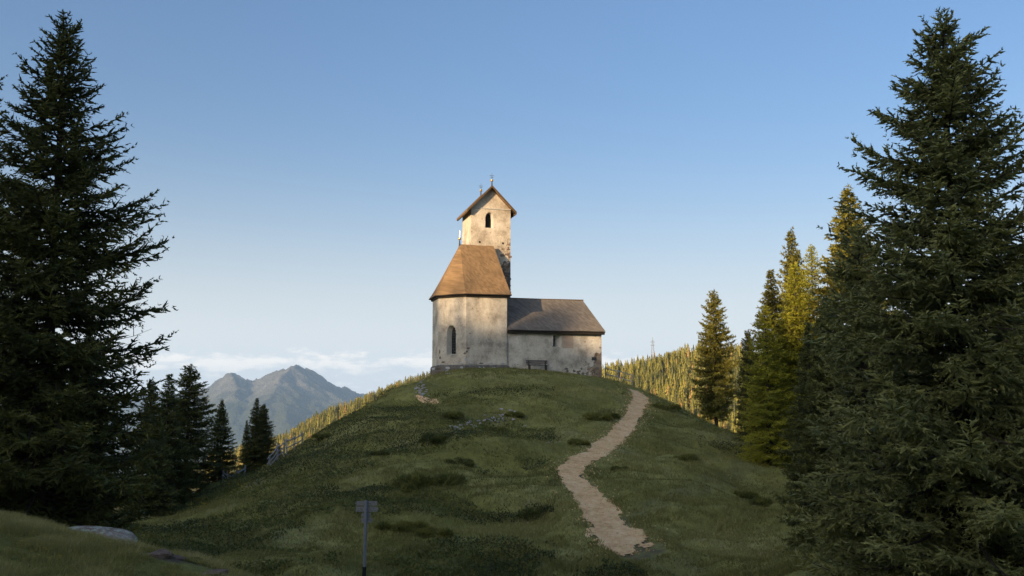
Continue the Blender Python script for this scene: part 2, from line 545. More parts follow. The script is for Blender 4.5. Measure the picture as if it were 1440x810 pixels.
# ------------------------------------------------------------------ terrain
CTRL_PX = [
    # px, py, forward distance
    (720, 810, 36), (720, 775, 39), (720, 700, 45.5), (720, 640, 53), (720, 600, 60), (720, 560, 68), (720, 530, 76.5), (720, 519.5, 80.6),
    (600, 810, 35.5), (600, 760, 40), (600, 700, 46), (600, 640, 53.5), (600, 600, 60), (600, 565, 67), (600, 543, 74), (606, 530, 83),
    (500, 810, 35.2), (500, 760, 40), (500, 700, 46.5), (500, 650, 53), (500, 610, 60), (500, 581, 67),
    (545, 560, 71), (588, 540, 77), (655, 519.5, 80.3), (800, 525, 82.4), (848, 532, 83.7),
    (440, 619, 62), (440, 660, 53), (440, 720, 44), (398, 650, 63), (378, 660, 61.5), (344, 672, 60), (314, 686, 57.5), (424, 636, 63),
    (240, 722, 49), (300, 760, 41), (240, 790, 35), (400, 740, 42), (400, 810, 34), (300, 810, 32), (350, 700, 51),
    (850, 810, 35.5), (850, 775, 38.8), (850, 700, 46), (850, 640, 54.5), (850, 600, 62), (850, 560, 71), (850, 537, 79.5),
    (890, 560, 73.5), (892, 546.5, 79), (960, 810, 35), (960, 760, 39.3), (960, 700, 46.3), (960, 650, 54), (960, 612, 63), (960, 582, 74),
    (1000, 605, 74), (1060, 619, 68), (1060, 650, 59), (1060, 700, 48), (1060, 760, 40), (1110, 647, 59), (1110, 680, 51), (1110, 740, 42),
    (1200, 700, 43), (1200, 780, 32), (1000, 810, 34.5),
    (0, 742, 13), (90, 757, 12.8), (190, 773, 12.0), (280, 794, 11.0), (365, 808, 10.3), (0, 800, 9.0), (150, 803, 9.3), (-150, 735, 14),
]
CTRL_W = [
    (8, 92, 2.2), (-4, 92, 2.2), (3, 87, 2.9), (0, 106, -2.5), (-14, 92, -5.0), (-26, 84, -11.5), (-31, 70, -11.5), (22, 98, -5.0), (30, 90, -9.0),
    (37, 78, -11), (-37, 50, -8), (42, 60, -9), (40, 40, -6), (-60, 60, -10), (60, 60, -8), (0, 130, -14), (-45, 110, -18), (45, 120, -14),
    (0, 0, -1.62), (5, 0, -1.85), (0, -15, -.9), (0, 5, -1.72), (0, 9, -2.4), (0, 16, -4.0), (0, 26, -5.45), (8, 9, -2.7), (8.6, 19, -4.3),
    (15, 20, -4.6), (16, 30, -5.6), (-3, 5, -1.55), (-2.4, 9.6, -2.15), (-9, 20, -2.75), (-5.4, 17, -3.3), (-3.6, 14, -3.2), (-13, 17, -2.2),
    (-22, 20, -2.2), (-20, 8, -1.0), (-10, 29, -4.9), (-16, 36, -5.4), (-24, 36, -4.4), (-24, 46, -4.2), (-19, 54, -5.6), (25, 10, -2.6),
    (30, 25, -4.5), (-30, -20, .5), (30, -20, -1), (0, -40, 1), (-60, 10, 1), (60, 10, -3), (28, 50, -5.9),
]
cp = np.array([at(*p) for p in CTRL_PX] + [np.array(p, float) for p in CTRL_W])


def tps_fit(p, z, lam):
    d = np.hypot(p[:, None, 0] - p[None, :, 0], p[:, None, 1] - p[None, :, 1])
    K = np.where(d > 0, d * d * np.log(d + 1e-9), 0)
    n = len(p)
    A = np.zeros((n + 3, n + 3))
    A[:n, :n] = K + lam * np.eye(n)
    A[:n, n] = 1; A[:n, n + 1:] = p; A[n, :n] = 1; A[n + 1:, :n] = p.T
    return np.linalg.solve(A, np.concatenate([z, np.zeros(3)]))


_sc = 10.0
_tp = cp[:, :2] / _sc
_tw = tps_fit(_tp, cp[:, 2], 0.012)


def tps(x, y):
    x = np.asarray(x, float).ravel() / _sc; y = np.asarray(y, float).ravel() / _sc
    out = np.empty(len(x))
    for i in range(0, len(x), 20000):
        X, Y = x[i:i + 20000], y[i:i + 20000]
        d2 = (X[:, None] - _tp[None, :, 0]) ** 2 + (Y[:, None] - _tp[None, :, 1]) ** 2
        out[i:i + 20000] = (.5 * d2 * np.log(d2 + 1e-18)) @ _tw[:-3] + _tw[-3] + _tw[-2] * X + _tw[-1] * Y
    return out


PHI = [-180, -120, -95, -60, -40, -25, -18, -13, -9, -5.4, 0, 5.4, 11.5, 14, 25, 45, 70, 95, 120, 180]
ZC = [10, 10, -10, -90, -130, -82, -56, -31, -4, 17, 28, 27, 38, 40, 50, 35, 10, 5, 10, 10]
DC = [800, 800, 800, 850, 900, 900, 900, 900, 890, 870, 820, 760, 740, 740, 740, 760, 800, 800, 800, 800]
VZ = [0, 0, -10, -60, -90, -90, -90, -88, -84, -80, -78, -72, -68, -66, -55, -40, -20, -5, 0, 0]
RIDGE_D = 163.0
RIDGE_H = 66.5


def far_height(x, y):
    r = np.hypot(x, y) + 1e-6
    ph = np.degrees(np.arctan2(x, y))
    zc, dc, vz = np.interp(ph, PHI, ZC), np.interp(ph, PHI, DC), np.interp(ph, PHI, VZ)
    z110 = -16.0 * smooth(-130, -60, -np.abs(ph)) - 1.0
    a = z110 + (vz - z110) * smooth(100, 420, r)
    up = vz + (zc - vz) * np.clip((r - 420) / (dc - 420), 0, 1) ** 1.15
    z = np.where(r < 420, a, up)
    back = zc + (-380 - zc) * (1 - np.exp(-np.maximum(r - dc, 0) / 1500.0))
    z = np.where(r > dc, back, z)
    z = z + fbm(x / 140, y / 140, 4, 5) * 26 * smooth(150, 500, r)
    z = z + fbm(x / 1500, y / 1500, 5, 21) * 240 * smooth(2500, 7000, r)
    z = z + (430 + 130 * fbm(x / 1800, y / 1800, 4, 31)) * smooth(9500, 12500, r)
    d = x * SUN.x / math.cos(SUN_EL) + y * SUN.y / math.cos(SUN_EL)          # towards the sun
    lat = (-x * SUN.y + y * SUN.x) / math.cos(SUN_EL)
    crest = RIDGE_H + np.interp(lat, [-300, -120, -60, -48, -40, -15, 120], [2, 0, 0, .5, -4.5, -5, -2])
    z = z + crest * np.exp(-((d - RIDGE_D) / 70.0) ** 2) * smooth(-1200, -700, -np.abs(lat)) * smooth(50, 120, d)
    return z


def axis(lo, hi, step, lim, grow):
    a = list(np.arange(lo, hi + 1e-6, step))
    s = step; x = a[-1]
    while x < lim:
        s *= grow; x += s; a.append(x)
    s = step; x = a[0]; pre = []
    while x > -lim:
        s *= grow; x -= s; pre.append(x)
    return np.array(pre[::-1] + a)


XS = axis(-34, 34, .48, 14500, 1.06)
YS = axis(2, 92, .48, 14500, 1.06)
GX, GY = np.meshgrid(XS, YS)
rr_ = np.hypot(GX - 2, GY - 42)
wn_near = 1 - smooth(78, 135, rr_)
near = tps(GX, GY).reshape(GX.shape)
near = np.where(wn_near > 0, near, 0)
GZ = near * wn_near + far_height(GX, GY) * (1 - wn_near)


def grid_z(x, y):
    x = np.asarray(x, float); y = np.asarray(y, float)
    i = np.clip(np.searchsorted(XS, x) - 1, 0, len(XS) - 2); j = np.clip(np.searchsorted(YS, y) - 1, 0, len(YS) - 2)
    fx = (x - XS[i]) / (XS[i + 1] - XS[i]); fy = (y - YS[j]) / (YS[j + 1] - YS[j])
    return (GZ[j, i] * (1 - fx) + GZ[j, i + 1] * fx) * (1 - fy) + (GZ[j + 1, i] * (1 - fx) + GZ[j + 1, i + 1] * fx) * fy


def hit(px, py, y0=5.0, y1=118.0):
    d = ray(px, py)
    ys = np.arange(y0, y1, .05)
    p = d[None, :] * (ys / d[1])[:, None]
    under = p[:, 2] < grid_z(p[:, 0], p[:, 1])
    if not under.any():
        return None
    return p[int(np.argmax(under))]


# the gravel path, traced on the smooth hill before the hummocks go on
PATH_PX = [(900, 776), (874, 757), (856, 736), (842, 716), (828, 697), (812, 679), (800, 664), (806, 653), (826, 643), (848, 629), (868, 613), (884, 594), (894, 577), (901, 563), (899, 554), (890, 547.5)]
PATH_W = [2.0, 2.1, 1.9, 1.7, 1.55, 1.45, 1.45, 1.4, 1.35, 1.35, 1.3, 1.3, 1.3, 1.25, 1.2, 1.0]
path_pts = []
for (px, py) in PATH_PX:
    h_ = hit(px, py)
    if h_ is None:
        h_ = at(px, py, 79)
    path_pts.append(h_[:2])
path_pts = np.array(path_pts)


def resample(pts, w, step):
    t = np.concatenate([[0], np.cumsum(np.hypot(*np.diff(pts, axis=0).T))])
    n = int(t[-1] / step)
    tt = np.linspace(0, t[-1], n)
    x, y, ww = np.interp(tt, t, pts[:, 0]), np.interp(tt, t, pts[:, 1]), np.interp(tt, t, w)
    for _ in range(60):
        x[1:-1] = .25 * x[:-2] + .5 * x[1:-1] + .25 * x[2:]; y[1:-1] = .25 * y[:-2] + .5 * y[1:-1] + .25 * y[2:]
    return np.stack([x, y], 1), ww


PC, PW = resample(path_pts, np.array(PATH_W), .12)


def path_dist(x, y):
    x = np.asarray(x, float).ravel(); y = np.asarray(y, float).ravel()
    out = np.full(len(x), 99.0)
    m = (x > PC[:, 0].min() - 4) & (x < PC[:, 0].max() + 4) & (y > PC[:, 1].min() - 4) & (y < PC[:, 1].max() + 4)
    idx = np.nonzero(m)[0]
    c, w = PC[::3], PW[::3]
    for k in range(0, len(idx), 20000):
        q = idx[k:k + 20000]
        d = np.hypot(x[q][:, None] - c[None, :, 0], y[q][:, None] - c[None, :, 1]) - w[None, :] / 2
        out[q] = d.min(1)
    return out


PD = path_dist(GX, GY).reshape(GX.shape)
# hummocks, sheep steps and the shallow cut of the path
hum = fbm(GX / 6.5, GY / 4.0, 4, 3) * .85 + fbm(GX / 2.4, GY / 1.2, 3, 9) * .26 + np.abs(fbm(GX / 4.5, GY / 2.6, 3, 15)) * .45 - .22
hum_w = smooth(16, 30, GY) * (1 - smooth(72, 80, GY)) * smooth(.1, 1.6, PD) * wn_near
GZ += hum * hum_w + fbm(GX / .9, GY / .9, 3, 13) * .05 * (1 - smooth(16, 22, GY)) * wn_near
GZ -= .10 * (1 - smooth(-.4, .25, PD)) * wn_near

soil = np.zeros_like(GX)
for (px, py, Y, rx, ry, s) in [(230, 800, 10.6, .9, .5, .8), (310, 806, 10.4, .7, .35, .8), (165, 800, 10.8, .4, .3, .5), (10, 768, 11.2, .2, .12, .6), (45, 769, 11.2, .12, .08, .6)]:
    c = at(px, py, Y)
    soil = np.maximum(soil, .8 * s * np.exp(-((GX - c[0]) / rx) ** 2 - ((GY - c[1]) / ry) ** 2))
soil = np.maximum(soil, .55 * (1 - smooth(-.1, .45, PD)))
for (px, py, rx, ry, s) in [(288, 692, 2.2, 1.6, .55), (740, 620, .8, .8, .35), (665, 595, 2.4, 1.2, .32), (880, 742, 1.6, 1.5, .42)]:
    h_ = hit(px, py)
    if h_ is not None:
        soil = np.maximum(soil, s * np.exp(-((GX - h_[0]) / rx) ** 2 - ((GY - h_[1]) / ry) ** 2))
wear = np.zeros_like(GX)


def wear_line(pxs, w, s):
    pts = [hit(*p) for p in pxs]
    pts = np.array([p[:2] for p in pts if p is not None])
    c, _ = resample(pts, np.ones(len(pts)), .3)
    mm = (np.abs(GX) < 34) & (GY > 20) & (GY < 90)
    d = np.min(np.hypot(GX[mm][:, None] - c[None, :, 0], GY[mm][:, None] - c[None, :, 1]), 1)
    wear[mm] = np.maximum(wear[mm], s * (1 - smooth(w * .3, w, d)))


wear_line([(1085, 636), (1050, 655), (1020, 668), (985, 682), (950, 700), (905, 718), (880, 735)], .8, .8)
wear_line([(900, 772), (930, 790), (965, 806)], 1.6, .5)
wear_line([(612, 566), (640, 576), (690, 600), (730, 612), (775, 640)], .5, .4)
wear_line([(500, 806), (580, 796), (680, 792), (800, 790), (880, 780)], 1.0, .35)
wooded = smooth(120, 220, np.hypot(GX, GY))

nx, ny = len(XS), len(YS)
jj, ii = np.meshgrid(np.arange(ny - 1), np.arange(nx - 1), indexing='ij')
q0 = (jj * nx + ii).ravel()
gme = mesh_arrays('ground', np.stack([GX.ravel(), GY.ravel(), GZ.ravel()], 1), np.stack([q0, q0 + 1, q0 + nx + 1, q0 + nx], 1),
                  M['meadow'], {'soil': soil.ravel(), 'wear': wear.ravel(), 'wooded': wooded.ravel()}, True)
link('ground', gme, kind='structure', label='grassy meadow hill rising to the church and falling to a wooded valley', category='ground')

# path sheet, draped
NA = 19
tang = np.gradient(PC, axis=0); tang /= np.linalg.norm(tang, axis=1)[:, None]
nor = np.stack([-tang[:, 1], tang[:, 0]], 1)
arc = np.arange(len(PC)) * .12
wl_ = PW / 2 * (1 + .40 * fbm(arc / 2.2, arc * 0 + 3, 4, 41, .6)) + .10 * fbm(arc / .5, arc * 0, 3, 43, .7)
wr_ = PW / 2 * (1 + .40 * fbm(arc / 2.2, arc * 0 + 8, 4, 51, .6)) + .10 * fbm(arc / .5, arc * 0 + 5, 3, 53, .7)
k_ = np.linspace(-1, 1, NA)
off = np.where(k_[None, :] < 0, k_[None, :] * wl_[:, None], k_[None, :] * wr_[:, None])
PX_ = PC[:, None, 0] + nor[:, None, 0] * off; PY_ = PC[:, None, 1] + nor[:, None, 1] * off
edge = np.abs(k_)[None, :] ** 6
PZ_ = grid_z(PX_, PY_) + .035 * (1 - edge) + .004 + fbm(PX_ / .8, PY_ / .8, 3, 61) * .02
n0 = len(PC)
a_, b_ = np.meshgrid(np.arange(n0 - 1), np.arange(NA - 1), indexing='ij')
q0 = (a_ * NA + b_).ravel()
fc = np.stack([q0, q0 + NA, q0 + NA + 1, q0 + 1], 1)
cx_, cy_ = PX_.ravel()[fc].mean(1), PY_.ravel()[fc].mean(1)
ea_ = np.abs((b_.ravel() + .5) / (NA - 1) * 2 - 1)
end_ = np.clip(1 - arc[a_.ravel()] / 3.2, 0, 1)
fc = fc[(ea_ ** 2.2 + .9 * end_ ** 1.5 + 1.0 * fbm(cx_ / .7, cy_ / .7, 3, 67)) < .95]
pme = mesh_arrays('path', np.stack([PX_.ravel(), PY_.ravel(), PZ_.ravel()], 1), fc, M['path'], None, True)
link('path', pme, kind='structure', label='pale gravel footpath winding up the hill', category='path')

# loose gravel on and beside the path
rg = np.random.default_rng(66)
ng = 3200
gi = rg.integers(0, len(PC), ng)
go_ = rg.normal(0, .42, ng) * PW[gi]
gx_, gy_ = PC[gi, 0] + nor[gi, 0] * go_, PC[gi, 1] + nor[gi, 1] * go_
gr_ = .018 + .05 * rg.random(ng) ** 3
gz_ = grid_z(gx_, gy_) + .03
OCT = np.array([(1, 0, 0), (0, 1, 0), (-1, 0, 0), (0, -1, 0), (0, 0, .8), (0, 0, -.8)], float)
OF = np.array([(0, 1, 4), (1, 2, 4), (2, 3, 4), (3, 0, 4), (1, 0, 5), (2, 1, 5), (3, 2, 5), (0, 3, 5)])
gv_ = OCT[None] * gr_[:, None, None] * rg.uniform(.6, 1.3, (ng, 6, 1)) + np.stack([gx_, gy_, gz_], 1)[:, None]
link('gravel', mesh_arrays('gravel', gv_.reshape(-1, 3), (OF[None] + 6 * np.arange(ng)[:, None, None]).reshape(-1, 3), M['path']), kind='stuff',
     label='loose gravel strewn along the footpath', category='gravel')

# ------------------------------------------------------------------ distant mountains
RIDGES = [   # polylines in (px, py, forward distance); each falls away on both sides
    [(250, 566, 9300), (288, 545, 9000), (305, 537.5, 8900), (318, 530, 8780), (327, 523, 8700), (336, 530.5, 9100), (347, 534.5, 9500), (359, 536, 9900), (372, 529, 9400), (388, 519.5, 8800), (402, 517, 8600), (409, 514.5, 8500), (424, 516.5, 8900),
     (432, 519, 9100), (443, 526, 9450), (455, 533, 9750), (466, 538.5, 10000), (478, 543, 10250), (492, 549, 10500), (505, 553, 10700), (530, 552, 10900), (560, 553, 10900)],
    [(327, 523, 8700), (330, 541, 8300), (331, 560, 7900), (334, 600, 7400)],
    [(409, 514.5, 8500), (396, 530, 8250), (386, 545, 8000), (372, 566, 7700), (360, 605, 7300)],
    [(386, 545, 8000), (400, 570, 7700), (408, 605, 7300)],
    [(305, 537, 8900), (298, 556, 8500), (294, 590, 7900)],
    [(443, 575, 8600), (452, 590, 8100), (462, 615, 7500)],
]
mx0, mx1, my0, my1 = -3900, -500, 7000, 11200
MX, MY = np.meshgrid(np.linspace(mx0, mx1, 290), np.linspace(my0, my1, 200))
MZ = np.full(MX.shape, -1e9)
wx = MX + fbm(MX / 330, MY / 330, 4, 71) * 60; wy = MY + fbm(MX / 330, MY / 330, 4, 73) * 60
for ri_, rl in enumerate(RIDGES):
    P = np.array([at(*p) for p in rl])
    for a, b in zip(P[:-1], P[1:]):
        ab = b - a
        t = np.clip(((wx - a[0]) * ab[0] + (wy - a[1]) * ab[1]) / (ab[0] ** 2 + ab[1] ** 2), 0, 1)
        d = np.hypot(wx - a[0] - ab[0] * t, wy - a[1] - ab[1] * t)
        z = a[2] + ab[2] * t - (d * .62 if ri_ else d * .66)
        MZ = np.maximum(MZ, z)
rid = 1 - np.abs(fbm(MX / 260, MY / 260, 5, 77)) * 2
MZ = MZ + (rid - .75) * 40 + fbm(MX / 70, MY / 70, 3, 79) * 20
MZ = np.maximum(MZ, -520)
q_ = MX.shape[1]
jj, ii = np.meshgrid(np.arange(MX.shape[0] - 1), np.arange(q_ - 1), indexing='ij')
q0 = (jj * q_ + ii).ravel()
link('mountain', mesh_arrays('mountain', np.stack([MX.ravel(), MY.ravel(), MZ.ravel()], 1), np.stack([q0, q0 + 1, q0 + q_ + 1, q0 + q_], 1), M['mountain'], None, True),
     kind='structure', label='hazy blue double-peaked mountain beyond the valley', category='mountain')

hz = MB().box((-17000, -17000, -900), (17000, 17000, 620))
hm = bpy.data.materials.new('haze'); hm.use_nodes = True
hn = hm.node_tree.nodes; hn.clear()
hv = hn.new('ShaderNodeVolumePrincipled')
hv.inputs['Density'].default_value = 5.5e-5
hv.inputs['Color'].default_value = (.46, .69, 1.0, 1)
hv.inputs['Anisotropy'].default_value = 0.0
ho = hn.new('ShaderNodeOutputMaterial')
hm.node_tree.links.new(hv.outputs[0], ho.inputs['Volume'])
hz.build('haze', hm, kind='stuff', label='thin pale blue mountain haze filling the air', category='haze')

# ------------------------------------------------------------------ church
TH = math.radians(15)
C1 = at(655, 519, 81.0)
church = thing('church', 'old stone church with shingled roofs and square bell tower on the hilltop', 'church', tuple(C1), TH)
s8 = 2.75
A8 = s8 * math.sqrt(.5)
LA = 3.5                 # straight part of the choir
WD = 2 * A8 + s8         # its width
ZE = 6.2                 # its eaves
FOOT = [(LA, 0), (0, 0), (-A8, A8), (-A8, A8 + s8), (0, WD), (LA, WD)]     # from the nave corner round the east end


def pointed(cx, z0, zs, zt, w, n=7):
    """outline of a pointed-arch opening, from the lower left round"""
    pts = [(cx - w, z0), (cx + w, z0), (cx + w, zs)]
    for i in range(1, n):
        t = i / n
        pts.append((cx + w * math.cos(t * math.pi / 2) ** .8 if i < n else cx, zs + (zt - zs) * math.sin(t * math.pi / 2) ** .9))
    pts.append((cx, zt))
    for i in range(n - 1, 0, -1):
        t = i / n
        pts.append((cx - w * math.cos(t * math.pi / 2) ** .8, zs + (zt - zs) * math.sin(t * math.pi / 2) ** .9))
    pts.append((cx - w, zs))
    return pts


def rounded(cx, z0, zs, w, n=8):
    pts = [(cx - w, z0), (cx + w, z0)]
    for i in range(n + 1):
        t = math.pi * i / n
        pts.append((cx + w * math.cos(t), zs + w * .55 * math.sin(t)))
    return pts


def wall_panel(mb, p0, p1, z0, z1, hole=None):
    """flat wall from p0 to p1 (plan), with an opening given in (distance along, z)"""
    p0, p1 = Vector(p0), Vector(p1)
    L = (p1 - p0).length; d = (p1 - p0) / L
    to3 = lambda u, z: (p0.x + d.x * u, p0.y + d.y * u, z)
    outer = [(0, z0), (L, z0), (L, z1), (0, z1)]
    if not hole:
        mb.poly([to3(*p) for p in outer]); return
    loops = [[Vector((u, z, 0)) for u, z in outer], [Vector((u, z, 0)) for u, z in hole]]
    flat = outer + list(hole)
    for t in tessellate_polygon(loops):
        mb.poly([to3(*flat[i]) for i in t])


def reveal(mb, p0, p1, inward, outl, inl, depth):
    """splayed lining between the opening's outline and the smaller one at DEPTH"""
    p0, p1, inw = Vector(p0), Vector(p1), Vector(inward)
    d = (p1 - p0).normalized()
    a = [(p0.x + d.x * u, p0.y + d.y * u, z) for u, z in outl]
    b = [(p0.x + d.x * u + inw.x * depth, p0.y + d.y * u + inw.y * depth, z) for u, z in inl]
    n = len(a)
    for i in range(n):
        j = (i + 1) % n
        mb.poly([a[i], a[j], b[j], b[i]])
    return b


def window(p0, p1, inward, outl, inl, depth, pane_mat, bars=(0, 0), slats=0):
    mb = MB()
    b = reveal(mb, p0, p1, inward, outl, inl, depth)
    w = mb.build('window', M['reveal'], church)
    pm = MB()
    n = len(b); inw = Vector((inward[0], inward[1], 0))
    pm.poly([tuple(Vector(p) + inw * .02) for p in b])
    pm.build('pane', pane_mat, w)
    d = (Vector(p1) - Vector(p0)).normalized(); d3 = Vector((d.x, d.y, 0))
    us = [q[0] for q in inl]; zs_ = [q[1] for q in inl]
    u0, u1, z0, z1 = min(us), max(us), min(zs_), max(zs_)
    base = Vector((p0[0], p0[1], 0)) + inw * (depth - .02)

    def half(z):
        best = 0
        m = len(inl); cx = (u0 + u1) / 2
        for i in range(m):
            (ua, za), (ub, zb) = inl[i], inl[(i + 1) % m]
            if (za - z) * (zb - z) <= 0 and abs(za - zb) > 1e-6:
                best = max(best, abs(ua + (ub - ua) * (z - za) / (zb - za) - cx))
        return best
    cx = (u0 + u1) / 2
    for i in range(bars[1]):
        z = z0 + (z1 - z0) * (i + 1) / (bars[1] + 1); h = half(z)
        MB().tube([base + d3 * (cx - h) + Vector((0, 0, z)), base + d3 * (cx + h) + Vector((0, 0, z))], .013, 4).build('glazing_bar', M['iron'], w)
    for i in range(bars[0]):
        u = u0 + (u1 - u0) * (i + 1) / (bars[0] + 1)
        MB().tube([base + d3 * u + Vector((0, 0, z0)), base + d3 * u + Vector((0, 0, z0 + (z1 - z0) * .86))], .013, 4).build('glazing_bar', M['iron'], w)
    for i in range(slats):
        z = z0 + (z1 - z0) * (i + .35) / slats; h = max(.05, half(z + .06) - .01)
        c0, c1 = base + d3 * (cx - h), base + d3 * (cx + h)
        up, ou = Vector((0, 0, .10)), inw * .09
        sl = MB()
        pts = [c0 - inw * .02 + Vector((0, 0, z)), c1 - inw * .02 + Vector((0, 0, z)), c1 + ou * .5 + up + Vector((0, 0, z)), c0 + ou * .5 + up + Vector((0, 0, z))]
        sl.poly(pts); sl.poly([p + Vector((0, 0, .022)) for p in pts])
        for a in range(4):
            b2 = (a + 1) % 4
            sl.poly([pts[a], pts[b2], pts[b2] + Vector((0, 0, .022)), pts[a] + Vector((0, 0, .022))])
        sl.build('louvre_slat', M['louvre'], w)
    return w


# --- choir (apse) walls
ZB = -2.6
mb = MB()
se_out, se_in = pointed(1.45, 1.22, 2.85, 3.66, .46), pointed(1.34, 1.30, 2.85, 3.55, .33)
for i in range(5):
    p0, p1 = FOOT[i], FOOT[i + 1]
    wall_panel(mb, p0, p1, ZB, ZE, se_out if i == 1 else None)
wall_panel(mb, FOOT[5], FOOT[0], ZB, ZE)
mb.build('choir_wall', M['apse'], church)
inw = (math.sqrt(.5), math.sqrt(.5))
window(FOOT[1], FOOT[2], inw, se_out, se_in, .42, M['glass'], (2, 9))


def outset(pts, d):
    n = len(pts); out = []
    for i in range(n):
        a, b, c = Vector(pts[i - 1]), Vector(pts[i]), Vector(pts[(i + 1) % n])
        n1 = Vector(((b - a).y, -(b - a).x)).normalized(); n2 = Vector(((c - b).y, -(c - b).x)).normalized()
        m = (n1 + n2).normalized()
        out.append(tuple(b + m * (d / max(.3, m.dot(n1)))))
    return out


FO = FOOT if Vector(outset(FOOT, .1)[1]).y < 0 else FOOT[::-1]
# --- choir plinth
mb = MB()
pl_o, pl_i = outset(FO, .13), outset(FO, .002)
n = len(FO)
for i in range(n):
    j = (i + 1) % n
    mb.poly([(*pl_o[i], ZB), (*pl_o[j], ZB), (*pl_o[j], .26), (*pl_o[i], .26)])
    mb.poly([(*pl_o[i], .26), (*pl_o[j], .26), (*pl_i[j], .38), (*pl_i[i], .38)])
plinth = mb.build('plinth', M['rubble'], church)


def rock_mesh(name, mat, seed, sub=2, flat=.6, amp=.35):
    bm = bmesh.new()
    bmesh.ops.create_icosphere(bm, subdivisions=sub, radius=1.0)
    rs = np.random.default_rng(seed)
    offs = rs.uniform(-50, 50, 3)
    planes = [(Vector(rs.normal(size=3)).normalized(), rs.uniform(.55, .85)) for _ in range(9)]
    for v in bm.verts:
        p = v.co.copy()
        for nn, d in planes:
            k = p.dot(nn)
            if k > d:
                p -= nn * (k - d) * .85
        f = 1 + amp * .5 * float(vnoise(p.x * 2.2 + offs[0] + p.z, p.y * 2.2 + offs[1] - p.z * .7, seed)) * 2
        p *= f
        p.z *= flat
        v.co = p
    me = bpy.data.meshes.new(name); bm.to_mesh(me); bm.free()
    me.materials.append(mat)
    return me


def face_stones(parent, p0, p1, rows, mats, seed, size=(.22, .5), zmin=None, proud=.05, keep=1.0):
    """rubble blocks bedded in a wall face, each an object"""
    rs = random.Random(seed)
    p0, p1 = Vector(p0), Vector(p1)
    L = (p1 - p0).length; d = (p1 - p0) / L
    nrm = Vector((d.y, -d.x))
    if nrm.dot(Vector((LA / 2, WD / 2)) - p0) > 0:
        nrm = -nrm
    for (za, zb) in rows:
        u = rs.uniform(0, .15)
        while u < L - .1:
            w = min(rs.uniform(*size), L - u)
            if rs.random() < keep:
                m = rs.choice(mats)
                h = (zb - za) * rs.uniform(.75, .95)
                me = random.choice(STONES[m])
                c = p0 + d * (u + w / 2) + nrm * (-.02)
                o = link('stone', me, parent, (c.x, c.y, (za + zb) / 2), math.atan2(d.y, d.x))
                o.scale = (w * .56, proud + .05, h * .56 / .6)
            u += w + rs.uniform(.0, .05)


STONES = {k: [rock_mesh('stone', M[k], 100 + i, 2) for i in range(3)] for k in ('rubble', 'rubble_white', 'rubble_brown')}
allm = ['rubble', 'rubble', 'rubble_white', 'rubble_brown']
face_stones(plinth, pl_o[FO.index(FOOT[2])], pl_o[FO.index(FOOT[1])], [(-.62, -.3), (-.3, -.02), (-.02, .24)], allm, 5, keep=.85)
face_stones(plinth, pl_o[FO.index(FOOT[3])], pl_o[FO.index(FOOT[2])], [(-.9, -.62), (-.62, -.3), (-.3, -.02), (-.02, .24)], allm, 6, keep=.85)
face_stones(plinth, pl_o[FO.index(FOOT[1])], pl_o[FO.index(FOOT[0])], [(-.05, .24)], ['rubble', 'rubble', 'rubble_brown', 'rubble_white'], 8, keep=.55)
# bare stones where the render has come off near the corner of the choir
cw = [o for o in church.children if o.name.startswith('choir_wall')][0]
for (fi, u, z, w, h, m) in [(1, .10, 1.30, .34, .20, 'rubble_brown'), (0, 3.30, 1.72, .40, .17, 'rubble_brown'), (0, 3.42, 1.45, .26, .2, 'rubble'), (0, 3.40, .75, .22, .26, 'rubble_white'), (1, .12, .85, .2, .28, 'rubble_white'),
                            (1, 2.2, .62, .42, .2, 'rubble_brown'), (1, 2.55, 1.0, .3, .25, 'rubble'), (1, 2.6, 1.5, .2, .4, 'rubble_brown'), (1, 2.62, .45, .2, .3, 'rubble_white'), (0, 3.1, .5, .5, .12, 'rubble_white'),
                            (1, .35, .52, .5, .14, 'rubble_white'), (0, .35, .52, .6, .12, 'rubble_white'), (0, 1.3, .50, .5, .10, 'rubble_white'), (0, 2.2, .50, .5, .10, 'rubble')]:
    p0, p1 = Vector(FOOT[fi]), Vector(FOOT[fi + 1])
    d = (p1 - p0).normalized(); c = p0 + d * u
    o = link('stone', random.choice(STONES[m]), cw, (c.x, c.y, z), math.atan2(d.y, d.x))
    o.scale = (w / 2, .05, h / 2 / .6)


